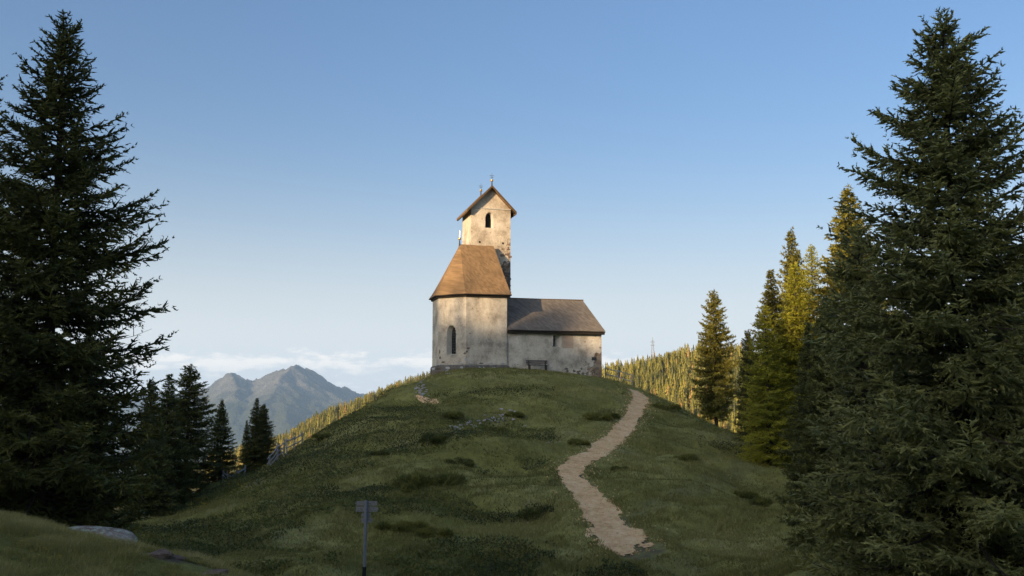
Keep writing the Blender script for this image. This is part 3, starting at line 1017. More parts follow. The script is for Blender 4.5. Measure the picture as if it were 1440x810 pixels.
# --- roofs
def roof_loft(name, foot, over, ze, tops, fr, gz, zr, mat, drop=.16, seed=1):
    """roof over FOOT: each foot point runs to its point in TOPS along fractions FR with heights GZ (0..1)"""
    eo = outset(foot, over)
    n = len(foot); m = len(fr)
    SUB = 7
    mb = MB()

    def pt(i, t, g):
        a, b = Vector(eo[i]), Vector(tops[i][:2])
        c = a + (b - a) * t
        return Vector((c.x, c.y, ze + (zr - ze) * g))
    rs = np.random.default_rng(seed)
    for i in range(n):
        j = (i + 1) % n
        for k in range(m - 1):
            for s in range(SUB):
                q = []
                for (t, g, ss) in ((fr[k], gz[k], s), (fr[k], gz[k], s + 1), (fr[k + 1], gz[k + 1], s + 1), (fr[k + 1], gz[k + 1], s)):
                    p = pt(i, t, g).lerp(pt(j, t, g), ss / SUB)
                    if 0 < ss < SUB:
                        p.z += .05 * float(vnoise(p.x * 1.3 + seed, p.y * 1.3 + p.z, seed))
                    q.append(p)
                if (q[2] - q[3]).length < 1e-4:
                    q = q[:3]
                mb.poly(q)
    r = mb.build(name, mat, church)
    ea = MB()
    wi = outset(foot, -.01)
    for i in range(n):
        j = (i + 1) % n
        a, b = eo[i], eo[j]
        ea.poly([(*a, ze - .005), (*b, ze - .005), (*b, ze - .07), (*a, ze - .07)])
        ea.poly([(*a, ze - .07), (*b, ze - .07), (*wi[j], ze - .07 - drop * .2), (*wi[i], ze - .07 - drop * .2)])
        f = outset(foot, over * .45)
        ea.poly([(*f[i], ze - .08), (*f[j], ze - .08), (*f[j], ze - .08 - drop), (*f[i], ze - .08 - drop)])
        ea.poly([(*f[i], ze - .08 - drop), (*f[j], ze - .08 - drop), (*wi[j], ze - .08 - drop), (*wi[i], ze - .08 - drop)])
    ea.build('eaves', M['darkwood'], r)
    return r


R0, R1 = (.15, WD / 2), (3.15, WD / 2)
FR = [0, .07, .16, .30, .5, .75, 1.0]
GZf = [0, .050, .130, .270, .478, .738, 1.0]
tops = [R1 if p[0] > 1 else R0 for p in FO]
choir_roof = roof_loft('choir_roof', FO, .33, ZE + .02, tops, FR, GZf, 10.9, M['shingle'], .14, 3)
# nave
NX0, NX1, NY0, NY1 = LA, 11.9, .12, WD - .12
NZE, NZR = 3.42, 6.32
nfoot = [(NX0 + .01, NY0), (NX0 + .01, NY1), (NX1, NY1), (NX1, NY0)]
if Vector(outset(nfoot, .1)[0]).y > NY0:
    nfoot = nfoot[::-1]
mb = MB()
nw_out, nw_in = rounded(7.93 - NX0, 1.93, 2.86, .37), rounded(7.72 - NX0, 2.03, 2.84, .12)
wall_panel(mb, (NX0, NY0), (NX1, NY0), ZB, NZE + .1, nw_out)
wall_panel(mb, (NX1, NY0), (NX1, NY1), ZB, NZE + .1)
wall_panel(mb, (NX1, NY1), (NX0, NY1), ZB, NZE + .1)
mb.build('nave_wall', M['nave'], church)
window((NX0, NY0), (NX1, NY0), (0, 1), nw_out, nw_in, .45, M['glass'], (1, 4))


def nave_roof():
    ov = .38
    ze = NZE - .12
    x0, x1, y0, y1 = NX0 + .004, NX1 + .25, NY0 - ov, NY1 + ov
    yc = WD / 2
    ra, rb = (x0, yc, NZR), (11.35, yc, NZR)
    mb = MB()

    def strip(a0, a1, b0, b1, nu=16, nv=6):
        a0, a1, b0, b1 = map(Vector, (a0, a1, b0, b1))
        for i in range(nu):
            for k in range(nv):
                q = []
                for (u, v) in ((i, k), (i + 1, k), (i + 1, k + 1), (i, k + 1)):
                    p = a0.lerp(a1, u / nu).lerp(b0.lerp(b1, u / nu), v / nv)
                    if 0 < u < nu:
                        p.z += .07 * float(vnoise(p.x * .9, p.y * 1.1 + 3, 8)) - .03 * math.sin(math.pi * v / nv)
                    q.append(p)
                mb.poly(q)
    strip((x0, y0, ze), (x1, y0, ze), ra, rb)
    strip((x1, y1, ze), (x0, y1, ze), rb, ra)
    strip((x1, y0, ze), (x1, y1, ze), rb, Vector(rb) + Vector((0, .001, 0)))
    r = mb.build('nave_roof', M['shingle_grey'], church)
    ea = MB()
    ea.box((x0, y0 + .03, ze - .10), (x1 - .02, y0 + .08, ze - .012))
    ea.box((x0, y0 + .085, ze - .26), (x1 - .05, NY0 + .02, ze - .105))
    ea.box((x1 - .14, y0 + .09, ze - .24), (x1 - .06, y1 - .09, ze - .02))
    ea.box((x0, y1 - .08, ze - .10), (x1 - .02, y1 - .03, ze - .012))
    ea.build('eaves', M['darkwood'], r)
    rg = MB()
    rg.tube([Vector(ra) + Vector((0, 0, .02 + 0)), Vector(ra).lerp(Vector(rb), .5) + Vector((0, 0, .0)), Vector(rb) + Vector((.05, 0, .02))], .055, 6)
    rg.build('ridge_board', M['tilewood'], r)
    return r


nave_roof()
# rubble at the foot of the nave's far corner
nw_ = [o for o in church.children if o.name.startswith('nave_wall')][0]
for i in range(12):
    rs = random.Random(i + 40)
    x = rs.uniform(8.6, 11.8); z = rs.uniform(-.45, .2) - .25 * (x - 9) / 3 + .1
    o = link('stone', random.choice(STONES[rs.choice(allm)]), nw_, (x, NY0, z))
    o.scale = (rs.uniform(.10, .2), .035, rs.uniform(.07, .13) / .6)

# --- tower
TX0, TX1, TY0, TY1 = 1.21, 4.79, 3.7, 7.3
TZ, TA = 14.27, 16.1
xm = (TX0 + TX1) / 2
mb = MB()
tw_out, tw_in = pointed(2.86 - TX0, 12.55, 13.25, 13.93, .37), pointed(2.80 - TX0, 12.60, 13.25, 13.86, .28)
wall_panel(mb, (TX0, TY0), (TX1, TY0), 3.0, TZ, tw_out)
te_out, te_in = pointed(1.8, 12.5, 13.2, 13.9, .34), pointed(1.8, 12.58, 13.2, 13.82, .27)
wall_panel(mb, (TX1, TY0), (TX1, TY1), 3.0, TZ)
wall_panel(mb, (TX1, TY1), (TX0, TY1), 3.0, TZ)
wall_panel(mb, (TX0, TY1), (TX0, TY0), 3.0, TZ)
for y in (TY0 + .015, TY1 - .015):
    mb.poly([(TX0, y, TZ), (TX1, y, TZ), (xm, y, TA)])
tower_wall = mb.build('tower_wall', M['tower'], church)
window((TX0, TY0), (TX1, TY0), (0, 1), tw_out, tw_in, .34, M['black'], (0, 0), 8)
MB().box((TX0 - .02, TY0 - .05, TZ - .06), (TX1 + .02, TY0 - .002, TZ + .04)).build('cornice', M['reveal'], tower_wall, .015)
for (x, z) in ((4.10, 11.22), (2.0, 11.25)):
    MB().box((x - .08, TY0 - .012, z - .08), (x + .08, TY0 + .1, z + .09)).build('putlog_hole', M['black'], tower_wall)
# bare rubble and quoins on the tower's west edge
for i in range(34):
    rs = random.Random(i + 400)
    z = rs.uniform(6.8, 11.0)
    x = TX1 - abs(rs.gauss(0, .28)) - .1
    o = link('stone', random.choice(STONES[rs.choice(['rubble_brown', 'rubble_brown', 'rubble'])]), tower_wall, (x, TY0, z))
    o.scale = (rs.uniform(.12, .24), .035, rs.uniform(.07, .14) / .6)
sl_ = (TA - TZ) / (xm - TX0)
ROV, FOV = .46, .42                # overhang at the eaves and at the gables


def tower_roof():
    y0, y1 = TY0 - FOV, TY1 + FOV
    zr = TA + .16
    r = MB()
    th = .07
    for sgn in (-1, 1):
        xe = xm + sgn * (xm - TX0 + ROV)
        ze = zr - sl_ * abs(xe - xm)
        N, Kk = 10, 6
        for i in range(N):
            for k in range(Kk):
                q = []
                for (u, v) in ((i, k), (i + 1, k), (i + 1, k + 1), (i, k + 1)):
                    f = v / Kk
                    q.append((xm + (xe - xm) * f, y0 + (y1 - y0) * u / N, zr + (ze - zr) * f + (.04 * float(vnoise(u * .9, v * .9, 4)) if 0 < v < Kk else 0)))
                r.poly(q)
        r.poly([(xm, y0, zr - th), (xe, y0, ze - th), (xe, y1, ze - th), (xm, y1, zr - th)])
        r.poly([(xe, y0, ze), (xe, y1, ze), (xe, y1, ze - th), (xe, y0, ze - th)])
        for y in (y0, y1):
            r.poly([(xm, y, zr), (xe, y, ze), (xe, y, ze - th), (xm, y, zr - th)])
    ro = r.build('tower_roof', M['shingle'], church)
    for sgn in (-1, 1):
        xe = xm + sgn * (xm - TX0 + ROV - .02); ze = zr - sl_ * abs(xe - xm)
        for y in (y0 - .045, y1):
            b = MB()
            pts = [(xm, zr + .05), (xe, ze + .05), (xe, ze - .17), (xm, zr - .17)]
            b.poly([(x, y, z) for x, z in pts]); b.poly([(x, y + .045, z) for x, z in pts])
            for a in range(4):
                c = (a + 1) % 4
                b.poly([(pts[a][0], y, pts[a][1]), (pts[c][0], y, pts[c][1]), (pts[c][0], y + .045, pts[c][1]), (pts[a][0], y + .045, pts[a][1])])
            b.build('barge_board', M['tilewood'], ro)
        # rafter ends under the long eaves
        for i in range(7):
            y = y0 + .25 + (y1 - y0 - .5) * i / 6
            xa = xm + sgn * (xm - TX0); za = zr - sl_ * abs(xa - xm)
            MB().tube([(xa, y, za - .16), (xe - sgn * .06, y, ze - .13)], .06, 4).build('rafter', M['darkwood'], ro)
        MB().box((min(xe, xe - sgn * .1), y0 + .05, ze - .2), (max(xe, xe - sgn * .1), y1 - .05, ze - .08)).build('eave_board', M['tilewood'], ro)
    return ro


tower_roof()


def finial(x, y, z, h, r, cross=True):
    f = MB().tube([(x, y, z - .25), (x, y, z + h * .35)], [.10, .045], 6).build('finial', M['iron'], church)
    MB().ball((x, y, z + h * .42), r, 12, 8).build('ball', M['gold'], f, smooth_shade=True)
    c = MB().tube([(x, y, z + h * .42 + r * .8), (x, y, z + h)], [.025, .012], 5)
    if cross:
        c.box((x - .14, y - .015, z + h * .66), (x + .14, y + .015, z + h * .66 + .03))
        c.box((x - .20, y - .015, z + h * .78), (x + .20, y + .015, z + h * .78 + .03))
    else:
        c.tube([(x, y, z + h * .6), (x, y, z + h * .72)], [.05, .02], 5)
    c.build('cross', M['iron'] if cross else M['gold'], f)


finial(xm, TY0 - FOV + .1, TA + .16, 1.15, .13)
finial(xm, TY1 + FOV - .1, TA + .16, 1.15, .13)
finial(.12, WD / 2, 10.88, 1.2, .13, False)
MB().box((11.0, NY0 - .035, .86), (11.42, NY0 - .002, 1.13)).build('plaque', M['plaque'], church, .008)
MB().box((3.52, .10, -.6), (4.6, .115 - .05 + .0, .02)).build('step_stone', M['rubble'], church)

# ------------------------------------------------------------------ bench by the nave wall
def to_world(x, y, z=0.0):
    c, s = math.cos(TH), math.sin(TH)
    return Vector((C1[0] + c * x - s * y, C1[1] + s * x + c * y, C1[2] + z))


bp = to_world(5.98, -.55)
bench = thing('bench', 'dark wooden bench with backrest against the nave wall', 'bench', (bp.x, bp.y, float(grid_z(bp.x, bp.y)) - .01), TH)
for i in range(3):
    MB().box((-.92, -.28 + i * .13, .42), (.92, -.17 + i * .13, .46)).build('seat_slat', M['benchw'], bench, .006)
for z in (.56, .72):
    MB().box((-.92, .17, z), (.92, .205, z + .12)).build('back_slat', M['benchw'], bench, .006)
for x in (-.72, .72):
    MB().box((x - .05, -.27, -.15), (x + .05, -.17, .418)).build('leg', M['benchw'], bench, .006)
    MB().box((x - .05, .10, -.15), (x + .05, .168, .84)).build('leg', M['benchw'], bench, .006)

# ------------------------------------------------------------------ signpost
SY = 36.0
while SY > 31 and proj(np.array([at(512, 812, SY)[0], SY, float(grid_z(at(512, 812, SY)[0], SY))]))[1] < 815:
    SY -= .1
sp_ = at(512, 812, SY)
gz_ = float(grid_z(sp_[0], SY))
ztop = at(514, 704, SY)[2]
hs = ztop - gz_
sign = thing('signpost', 'grey trail signpost with four weathered arrow boards on the slope', 'signpost', (sp_[0], SY, gz_))
MB().tube([(0, 0, -.3), (.02, 0, hs)], .058, 8).build('post', M['postm'], sign)
MB().tube([(0, 0, -.28), (.002, 0, at(512, 797, SY)[2] - gz_)], .068, 8).build('base_sleeve', M['black'], sign)
s_ = SY / F_PX


def board(xa, xb, ya, yb, point):
    za, zb = at(512, yb, SY)[2] - gz_, at(512, ya, SY)[2] - gz_
    x0, x1 = (xa - 513) * s_, (xb - 513) * s_
    zm = (za + zb) / 2; t = (zb - za) * .38
    if point < 0:
        pts = [(x0, zm), (x0 + t, za), (x1, za), (x1, zb), (x0 + t, zb)]
    else:
        pts = [(x0, za), (x1 - t, za), (x1, zm), (x1 - t, zb), (x0, zb)]
    b = MB()
    y = .062
    b.poly([(x, y, z) for x, z in pts]); b.poly([(x, y + .028, z) for x, z in pts][::-1])
    for a in range(len(pts)):
        c = (a + 1) % len(pts)
        b.poly([(pts[a][0], y, pts[a][1]), (pts[c][0], y, pts[c][1]), (pts[c][0], y + .028, pts[c][1]), (pts[a][0], y + .028, pts[a][1])])
    b.build('arrow_board', M['board'], sign)


board(498.5, 529, 704.9, 711.2, -1)
board(499.6, 531, 712.6, 720.1, 1)
board(506.5, 520, 721.5, 727.8, -1)
board(507, 523.8, 728.7, 735.3, 1)

# ------------------------------------------------------------------ fences
def fence(pts, label, rails=(.35, .65, .95), ph=1.12, seed=0):
    """pts: plan positions of the posts"""
    rs = random.Random(seed)
    o0 = pts[0]
    g0 = float(grid_z(o0[0], o0[1]))
    f = thing('wooden_fence', label, 'fence', (o0[0], o0[1], g0), 0, 'rail fences on the hill')
    P = []
    for (x, y) in pts:
        g = float(grid_z(x, y))
        P.append(Vector((x - o0[0], y - o0[1], g - g0)))
    for p in P:
        lean = Vector((rs.uniform(-.06, .06), rs.uniform(-.04, .04), 0))
        MB().tube([p + Vector((0, 0, -.3)), p + lean + Vector((0, 0, ph + rs.uniform(-.05, .14)))], [.062, .05], 6).build('post', M['wood'], f)
    for a, b in zip(P[:-1], P[1:]):
        for h in rails:
            j = rs.uniform(-.05, .05)
            d = (b - a).normalized() * .12
            MB().tube([a - d + Vector((0, -.07, h + j)), (a + b) / 2 + Vector((0, -.07, h + j - .03)), b + d + Vector((0, -.07, h + rs.uniform(-.05, .05)))], .042, 5).build('rail', M['wood'], f)
    return f


def plan(px, py, Y):
    p = at(px, py, Y)
    return (p[0], p[1])


fence([plan(*p) for p in ((314, 686, 57.5), (320, 682, 58), (326.5, 680, 58.6), (334, 676, 59.2), (344, 671, 60))], 'grey rail fence below the slim dark conifers, lowest on the slope', seed=1)
fence([plan(*p) for p in ((377.5, 660, 61.5), (390.5, 651, 62.5), (399, 648, 63.2))], 'short steep run of three-rail fence beside the clump of firs', seed=2)
fence([plan(*p) for p in ((403, 647, 63.8), (413.5, 640, 64.8), (425, 633, 66.2))], 'thin dark rail fence near the golden forest edge', (.55, .95), seed=3)
fa = to_world(12.6, 1.0); fb = to_world(13.6, .6); fc = to_world(14.6, .1)
fence([(fa.x, fa.y), (fb.x, fb.y), (fc.x, fc.y)], 'low dark rail fence just beyond the nave corner at the path top', (.5, .98), .98, seed=4)


# ------------------------------------------------------------------ conifers
def unit(v):
    return v / np.maximum(np.linalg.norm(v, axis=-1, keepdims=True), 1e-9)


def needle_tris(st, dr, ln, tint, per_m, nl, nw, rg, spread=.85, fwd=.6):
    n = np.maximum(2, np.ceil(ln * per_m)).astype(int)
    idx = np.repeat(np.arange(len(ln)), n)
    t = rg.random(len(idx)) ** .9
    d = dr[idx]
    rad = rg.normal(size=(len(idx), 3)); rad -= (rad * d).sum(1, keepdims=True) * d; rad = unit(rad)
    tip = smooth(.8, 1.0, t)[:, None]
    nd_ = unit(d * (fwd + .6 * tip) + rad * (spread * (1 - .5 * tip)) + np.array([0, 0, .08]))
    p = st[idx] + d * (ln[idx] * t)[:, None]
    sd = unit(np.cross(nd_, rg.normal(size=(len(idx), 3))))
    L = nl * rg.uniform(.65, 1.2, len(idx))[:, None]
    W = nw * rg.uniform(.7, 1.2, len(idx))[:, None]
    v = np.stack([p - sd * W * .5, p + sd * W * .5, p + nd_ * L], 1).reshape(-1, 3)
    tn = np.clip(np.repeat(tint[idx] + rg.normal(0, .07, len(idx)), 3), 0, 1)
    return v, tn


def finger_tris(st, dr, ln, tint, rad, rg):
    """needle-clad shoots: slim four-sided spindles"""
    n = len(ln)
    ref = rg.normal(size=(n, 3)); a = unit(np.cross(dr, ref)); b = np.cross(dr, a)
    r = (rad * rg.uniform(.75, 1.2, n) * np.clip(ln / .16, .55, 1.15))[:, None]
    mid = st + dr * (ln * .38)[:, None]; end = st + dr * (ln * 1.04)[:, None]
    ring = [mid + a * r, mid - a * r * .5 + b * r * .866, mid - a * r * .5 - b * r * .866]
    V = []
    for k in range(3):
        p, q = ring[k], ring[(k + 1) % 3]
        V += [st, q, p, p, q, end]
    V = np.stack(V, 1).reshape(-1, 3)
    T = np.clip(np.repeat(tint, 18) + np.repeat(rg.normal(0, .03, n * 6), 3), 0, 1)
    return V, T


def conifer(H, R, seed, t0=.05, whorl=.30, per=8, twig_sp=.09, per_m=26, nl=.05, nw=.02, sub=True, droop=.25, profile=.85, tmax=.55, up=.5,
            mat='spruce', bias=0.0, gaps=.0, leaders=1, finger=0.0, clump=.42, rmin=.14, tip_bright=.25, trunk_r=None, dead=0):
    """returns (trunk mesh, crown mesh), base at z=0"""
    rg = np.random.default_rng(seed)
    tb = MB()
    tr = trunk_r or max(.06, H * .0135)
    bend = rg.uniform(-.012, .012, 2) * H
    zt = np.linspace(0, 1, 12)
    tb.tube([(bend[0] * math.sin(z * 3), bend[1] * math.sin(z * 2.3), z * H * .985) for z in zt], [tr * (1.25 if z == 0 else 1) * (1 - z) ** .9 + .012 for z in zt], 9)
    st, dr, ln, tn = [], [], [], []
    z = t0 * H
    k = 0
    wob = rg.uniform(0, 6.28, 4)
    while z < H * .985:
        t = z / H
        nb = max(4, int(round(per * (1 - .35 * t) + rg.uniform(-1, 1))))
        a0 = rg.uniform(0, 6.28)
        for b in range(nb):
            if rg.random() < gaps:
                continue
            az = a0 + 6.283 * b / nb + rg.normal(0, .22)
            tz = t + rg.normal(0, .012)
            prof = max(0.0, 1 - tz) ** profile * (1 - .30 * math.exp(-((tz - t0) / .07) ** 2))
            lob = 1 + .14 * math.sin(2 * az + wob[0] + 5 * tz) + .10 * math.sin(3 * az + wob[1] - 9 * tz)
            L = max(rmin, R * prof * lob * rg.choice([rg.uniform(.70, 1.0), rg.uniform(.9, 1.16)]))
            el = math.tan(math.radians(np.interp(tz, [0, .35, .7, .92, 1], [-22, -14, 8, 34, 58]) + rg.normal(0, 6)))
            cu = up * rg.uniform(.5, 1.2) * np.interp(tz, [0, .6, 1], [1, .8, .2])
            h = np.array([math.cos(az), math.sin(az), 0])
            sidev = np.array([-math.sin(az), math.cos(az), 0])
            base = np.array([bend[0] * math.sin(tz * 3), bend[1] * math.sin(tz * 2.3), tz * H])
            cl = 1 / math.sqrt(1 + el * el)
            sway = rg.normal(0, .10)

            def P(s):
                s = np.asarray(s)[..., None]
                return base + L * cl * (h * s + sidev * sway * s * s) + np.array([0, 0, 1.0]) * (L * cl * (el * s + cu * s * s * s * .55))
            if L > .35:
                sb = np.linspace(0, .92, 5)
                tb.tube([tuple(q) for q in P(sb)], [max(.006, (.012 + .011 * L) * (1 - s)) for s in sb], 4, False)
            s0 = .05 if L < .8 else .14
            m = max(2, int(L * (1 - s0) / twig_sp))
            s = np.clip(np.linspace(s0, 1, m) + rg.normal(0, .3 / m, m), .02, 1)
            p = P(s); tg = unit(P(np.minimum(s + .03, 1.03)) - P(s - .02))
            bt = .36 + bias + rg.normal(0, .10)
            for sd in (-1, 1):
                ang = np.radians(rg.uniform(38, 66, m))
                roll = rg.normal(0, clump, m)
                lat = unit(np.cross(tg, np.array([0, 0, 1.0]))) * sd
                upv = unit(np.cross(lat, tg)) * sd
                lat = lat * np.cos(roll)[:, None] + upv * np.sin(roll)[:, None]
                d = unit(tg * np.cos(ang)[:, None] + lat * np.sin(ang)[:, None] + np.array([0, 0, 1.0]) * (-droop * rg.uniform(.2, 1.3, m) * (1 - .7 * s))[:, None])
                l_ = np.minimum(tmax, .12 + .48 * (1 - s) * L) * rg.uniform(.55, 1.1, m)
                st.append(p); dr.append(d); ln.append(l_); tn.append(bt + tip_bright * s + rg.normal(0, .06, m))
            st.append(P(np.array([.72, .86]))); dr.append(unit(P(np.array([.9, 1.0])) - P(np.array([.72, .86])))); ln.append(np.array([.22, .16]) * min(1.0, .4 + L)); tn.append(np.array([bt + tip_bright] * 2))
        z += whorl * (1 - .45 * t) * rg.uniform(.75, 1.25)
        k += 1
    st, dr, ln, tn = np.concatenate(st), np.concatenate(dr), np.concatenate(ln), np.concatenate(tn)
    # leading shoots
    for q in range(leaders):
        o = np.array([rg.normal(0, .02), rg.normal(0, .02), H * (.93 if q == 0 else .90)])
        ld = unit(np.array([0.0, 0.0, 1.0]) + (0 if q == 0 else 1) * np.array([-.45, .0, 0]))
        st = np.vstack([st, o]); dr = np.vstack([dr, ld]); ln = np.append(ln, H * .07 if q == 0 else H * .10); tn = np.append(tn, .5)
    if sub:
        mk = ln > .16
        S0, D0, L0, T0 = st[mk], dr[mk], ln[mk], tn[mk]
        n = np.maximum(1, (L0 / .10).astype(int))
        idx = np.repeat(np.arange(len(L0)), n)
        t = rg.uniform(.12, .97, len(idx))
        d = D0[idx]
        latv = np.cross(d, np.array([0, 0, 1.0])) * rg.choice([-1, 1], len(idx))[:, None] + rg.normal(0, .45, (len(idx), 3))
        latv = unit(latv - (latv * d).sum(1, keepdims=True) * d)
        d2 = unit(d * .72 + latv * .78 + np.array([0, 0, -droop * .45]))
        st = np.vstack([st, S0[idx] + d * (L0[idx] * t)[:, None]]); dr = np.vstack([dr, d2])
        ln = np.append(ln, np.clip(.36 * (1 - t) * L0[idx], .05, .2) * rg.uniform(.7, 1.3, len(idx)) + .03)
        tn = np.append(tn, T0[idx] + rg.normal(.04, .07, len(idx)))
    v, tint = needle_tris(st, dr, ln, tn, per_m, nl, nw, rg)
    if finger:
        v2, t2 = finger_tris(st, dr, np.minimum(ln, .34), tn, finger, rg)
        v, tint = np.vstack([v, v2]), np.append(tint, t2)
    for q in range(dead):
        z = rg.uniform(.06, .45) * H; az = rg.uniform(0, 6.28); L = R * rg.uniform(.6, .95) * (1 - z / H)
        pts = [(math.cos(az + .25 * s * s) * L * s, math.sin(az + .25 * s * s) * L * s, z + L * (-.25 * s + .3 * s ** 3)) for s in np.linspace(0, 1, 7)]
        tb.tube(pts, [.022 * (1 - .85 * s) for s in np.linspace(0, 1, 7)], 4, False)
        for s in (.4, .55, .7, .85):
            i = int(s * 6); a = Vector(pts[i]); dv = Vector((rg.normal(), rg.normal(), rg.normal() * .6)).normalized() * .4
            tb.tube([a, a + dv * .6, a + dv + Vector((0, 0, -.04))], [.009, .006, .003], 3, False)
    trunk = tb.mesh('trunk', M['bark'])
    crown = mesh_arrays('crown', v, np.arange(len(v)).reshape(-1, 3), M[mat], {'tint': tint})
    return trunk, crown, H


TRI = [0]


def plant(meshes, px, py, Y, label, category='spruce', name='spruce_tree', rz=0.0, group=None, light=None, wide=1.0):
    """stand a conifer so that its tip meets (px, py) at distance Y"""
    tr, cr, H = meshes
    a = at(px, py, Y)
    g = float(grid_z(a[0], a[1])) - .08
    s = (a[2] - g) / H
    o = thing(name, label, category, (a[0], a[1], g), rz, group)
    o.scale = (s * wide, s * wide, s)
    link('trunk', tr, o)
    c = link('crown', cr, o)
    if light:                                   # sunlit tree: golden light painted into its needle colour
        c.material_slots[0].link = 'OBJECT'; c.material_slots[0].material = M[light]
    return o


def tip(px, py, Y):
    a = at(px, py, Y)
    return a[2] - float(grid_z(a[0], a[1]))


# close spruces framing the picture
A_ = conifer(tip(90, 14, 20), 3.45, 21, t0=.03, whorl=.28, per=10, twig_sp=.08, per_m=15, nl=.052, nw=.022, droop=.18, profile=.80, up=.75, gaps=.10, tmax=.62, tip_bright=.24, dead=16, finger=.024, clump=.45)
plant(A_, 90, 14, 20, 'huge dark spruce filling the side behind the lichen-covered boulder', rz=.6, group='spruces framing the view')
plant(A_, -42, 30, 22.5, 'spruce cut off by the picture edge beside the boulder-side spruce, only its branch tips showing', rz=3.4, group='spruces framing the view', wide=.9)
K_ = conifer(tip(1325, 17, 19), 4.0, 33, t0=.02, whorl=.29, per=11, twig_sp=.09, per_m=13, nl=.052, nw=.022, droop=.40, profile=.74, up=.60, gaps=.03, tmax=.64, mat='spruce_blue', leaders=2, tip_bright=.30, finger=.028, clump=.46)
plant(K_, 1325, 17, 19, 'tallest spruce, dense and drooping, with a double tip, opposite the boulder', rz=0.3, group='spruces framing the view')
L_ = conifer(tip(1210, 325, 27), 2.35, 37, t0=.02, whorl=.32, per=10, twig_sp=.14, per_m=10, nl=.075, nw=.030, droop=.42, profile=.62, up=.6, gaps=.04, tmax=.62, mat='spruce_blue', finger=.038, clump=.42, tip_bright=.30)
plant(L_, 1208, 318, 27, 'shaded bushy spruce tucked against the side of the tallest spruce', rz=1.3, group='spruces framing the view')

# mid-distance conifers share a few meshes
MID = [conifer(12, R, 60 + i, t0=t0, whorl=.36, per=10, twig_sp=.13, per_m=13, nl=.17, nw=.075, sub=True, droop=dp, profile=pf, up=.45, gaps=gp, tmax=.5, tip_bright=.22)
       for i, (R, t0, dp, pf, gp) in enumerate([(2.6, .04, .3, .75, .08), (2.1, .05, .2, .8, .12), (2.9, .13, .25, .62, .14)])]
LARCH = conifer(12, 2.5, 71, t0=.05, whorl=.36, per=9, twig_sp=.13, per_m=14, nl=.13, nw=.050, sub=True, droop=.30, profile=.65, up=.35, gaps=.08, tmax=.6, mat='larch', tip_bright=.25)
G1 = 'conifers on the left of the meadow'
plant(MID[2], 267, 514, 56, 'shaded spruce with a ragged tip rising just behind the boulder-side spruce', rz=.4, group=G1, wide=1.35)
plant(MID[1], 240, 528, 53, 'spruce half hidden between the boulder-side spruce and the ragged-tipped one', rz=2.0, group=G1, wide=1.45)
plant(MID[0], 212, 535, 50, 'spruce almost covered by the boulder-side spruce branches', rz=2.9, group=G1, wide=1.2)
plant(MID[0], 313, 564, 58.5, 'narrow dark spruce standing behind the lowest fence run', rz=4.1, group=G1, wide=1.15)
plant(MID[1], 362, 561, 65, 'tallest spruce of the clump above the steep fence run', rz=.8, group=G1, wide=1.35)
plant(MID[2], 372, 569, 66, 'broad spruce leaning on the tallest one of the fence clump', rz=2.2, group=G1, wide=1.25)
plant(MID[1], 347, 592, 64.5, 'thin see-through conifer on the edge of the fence clump', rz=3.3, group=G1, wide=.9)
plant(MID[0], 391, 622, 66, 'small low fir at the foot of the fence clump', rz=1.3, group=G1, wide=1.5)
plant(MID[1], 128, 470, 37, 'shaded spruce glimpsed through the middle branches of the boulder-side spruce', rz=1.1, group=G1, wide=1.4)
plant(MID[0], 40, 450, 34, 'shaded spruce glimpsed behind the trunk of the boulder-side spruce', rz=3.1, group=G1, wide=1.5)
G2 = 'conifers on the right of the meadow'
plant(MID[2], 1003, 409, 80, 'lone conifer with bare lower trunk and sunlit top beyond the path', rz=.2, group=G2, light='spruce_sun_tint', wide=.92)
plant(MID[0], 1110, 327, 64, 'tall pointed spruce with golden sunlit tip beside the yellow larches', rz=1.9, group=G2, light='spruce_sun_tint', wide=.85)
plant(MID[1], 1084, 382, 60, 'smaller spruce whose tip stands in front of the larches', rz=2.5, group=G2, light='spruce_sun_tint', wide=1.3)
plant(LARCH, 1141, 346, 61, 'bright yellow-green larch glowing in the sun between the spruces', 'larch', 'larch_tree', .5, G2, wide=.9)
plant(LARCH, 1117, 372, 58, 'larch with sunlit crown and shaded skirt in front of the pointed spruce', 'larch', 'larch_tree', 2.5, G2, wide=1.25)
plant(LARCH, 1075, 430, 57, 'soft shaded larch at the meadow edge, lowest of the larches', 'larch', 'larch_tree', 4.0, G2, wide=1.25)
plant(MID[0], 1192, 268, 57, 'tall spruce with sun-gilded edge peeping out behind the framing spruces', rz=3.0, group=G2, light='spruce_sun_tint', wide=1.3)
plant(MID[2], 1052, 465, 62, 'scraggy small conifer with long side branches by the lone conifer', rz=1.0, group=G2, wide=.8)
plant(MID[1], 1135, 455, 46, 'dark spruce in shade at the end of the worn side trail', rz=5.0, group=G2, wide=1.15)
plant(MID[0], 1162, 420, 38, 'shaded spruce low in front of the larches, beside the bushy framing spruce', rz=5.6, group=G2, wide=1.0)

plant(MID[0], 1400, 330, 33, 'spruce glimpsed behind the tallest spruce near the picture edge', rz=.7, group=G2, wide=1.4)
plant(MID[1], 1285, 380, 35, 'spruce glimpsed between the tallest spruce and the bushy one', rz=2.7, group=G2, wide=1.5)

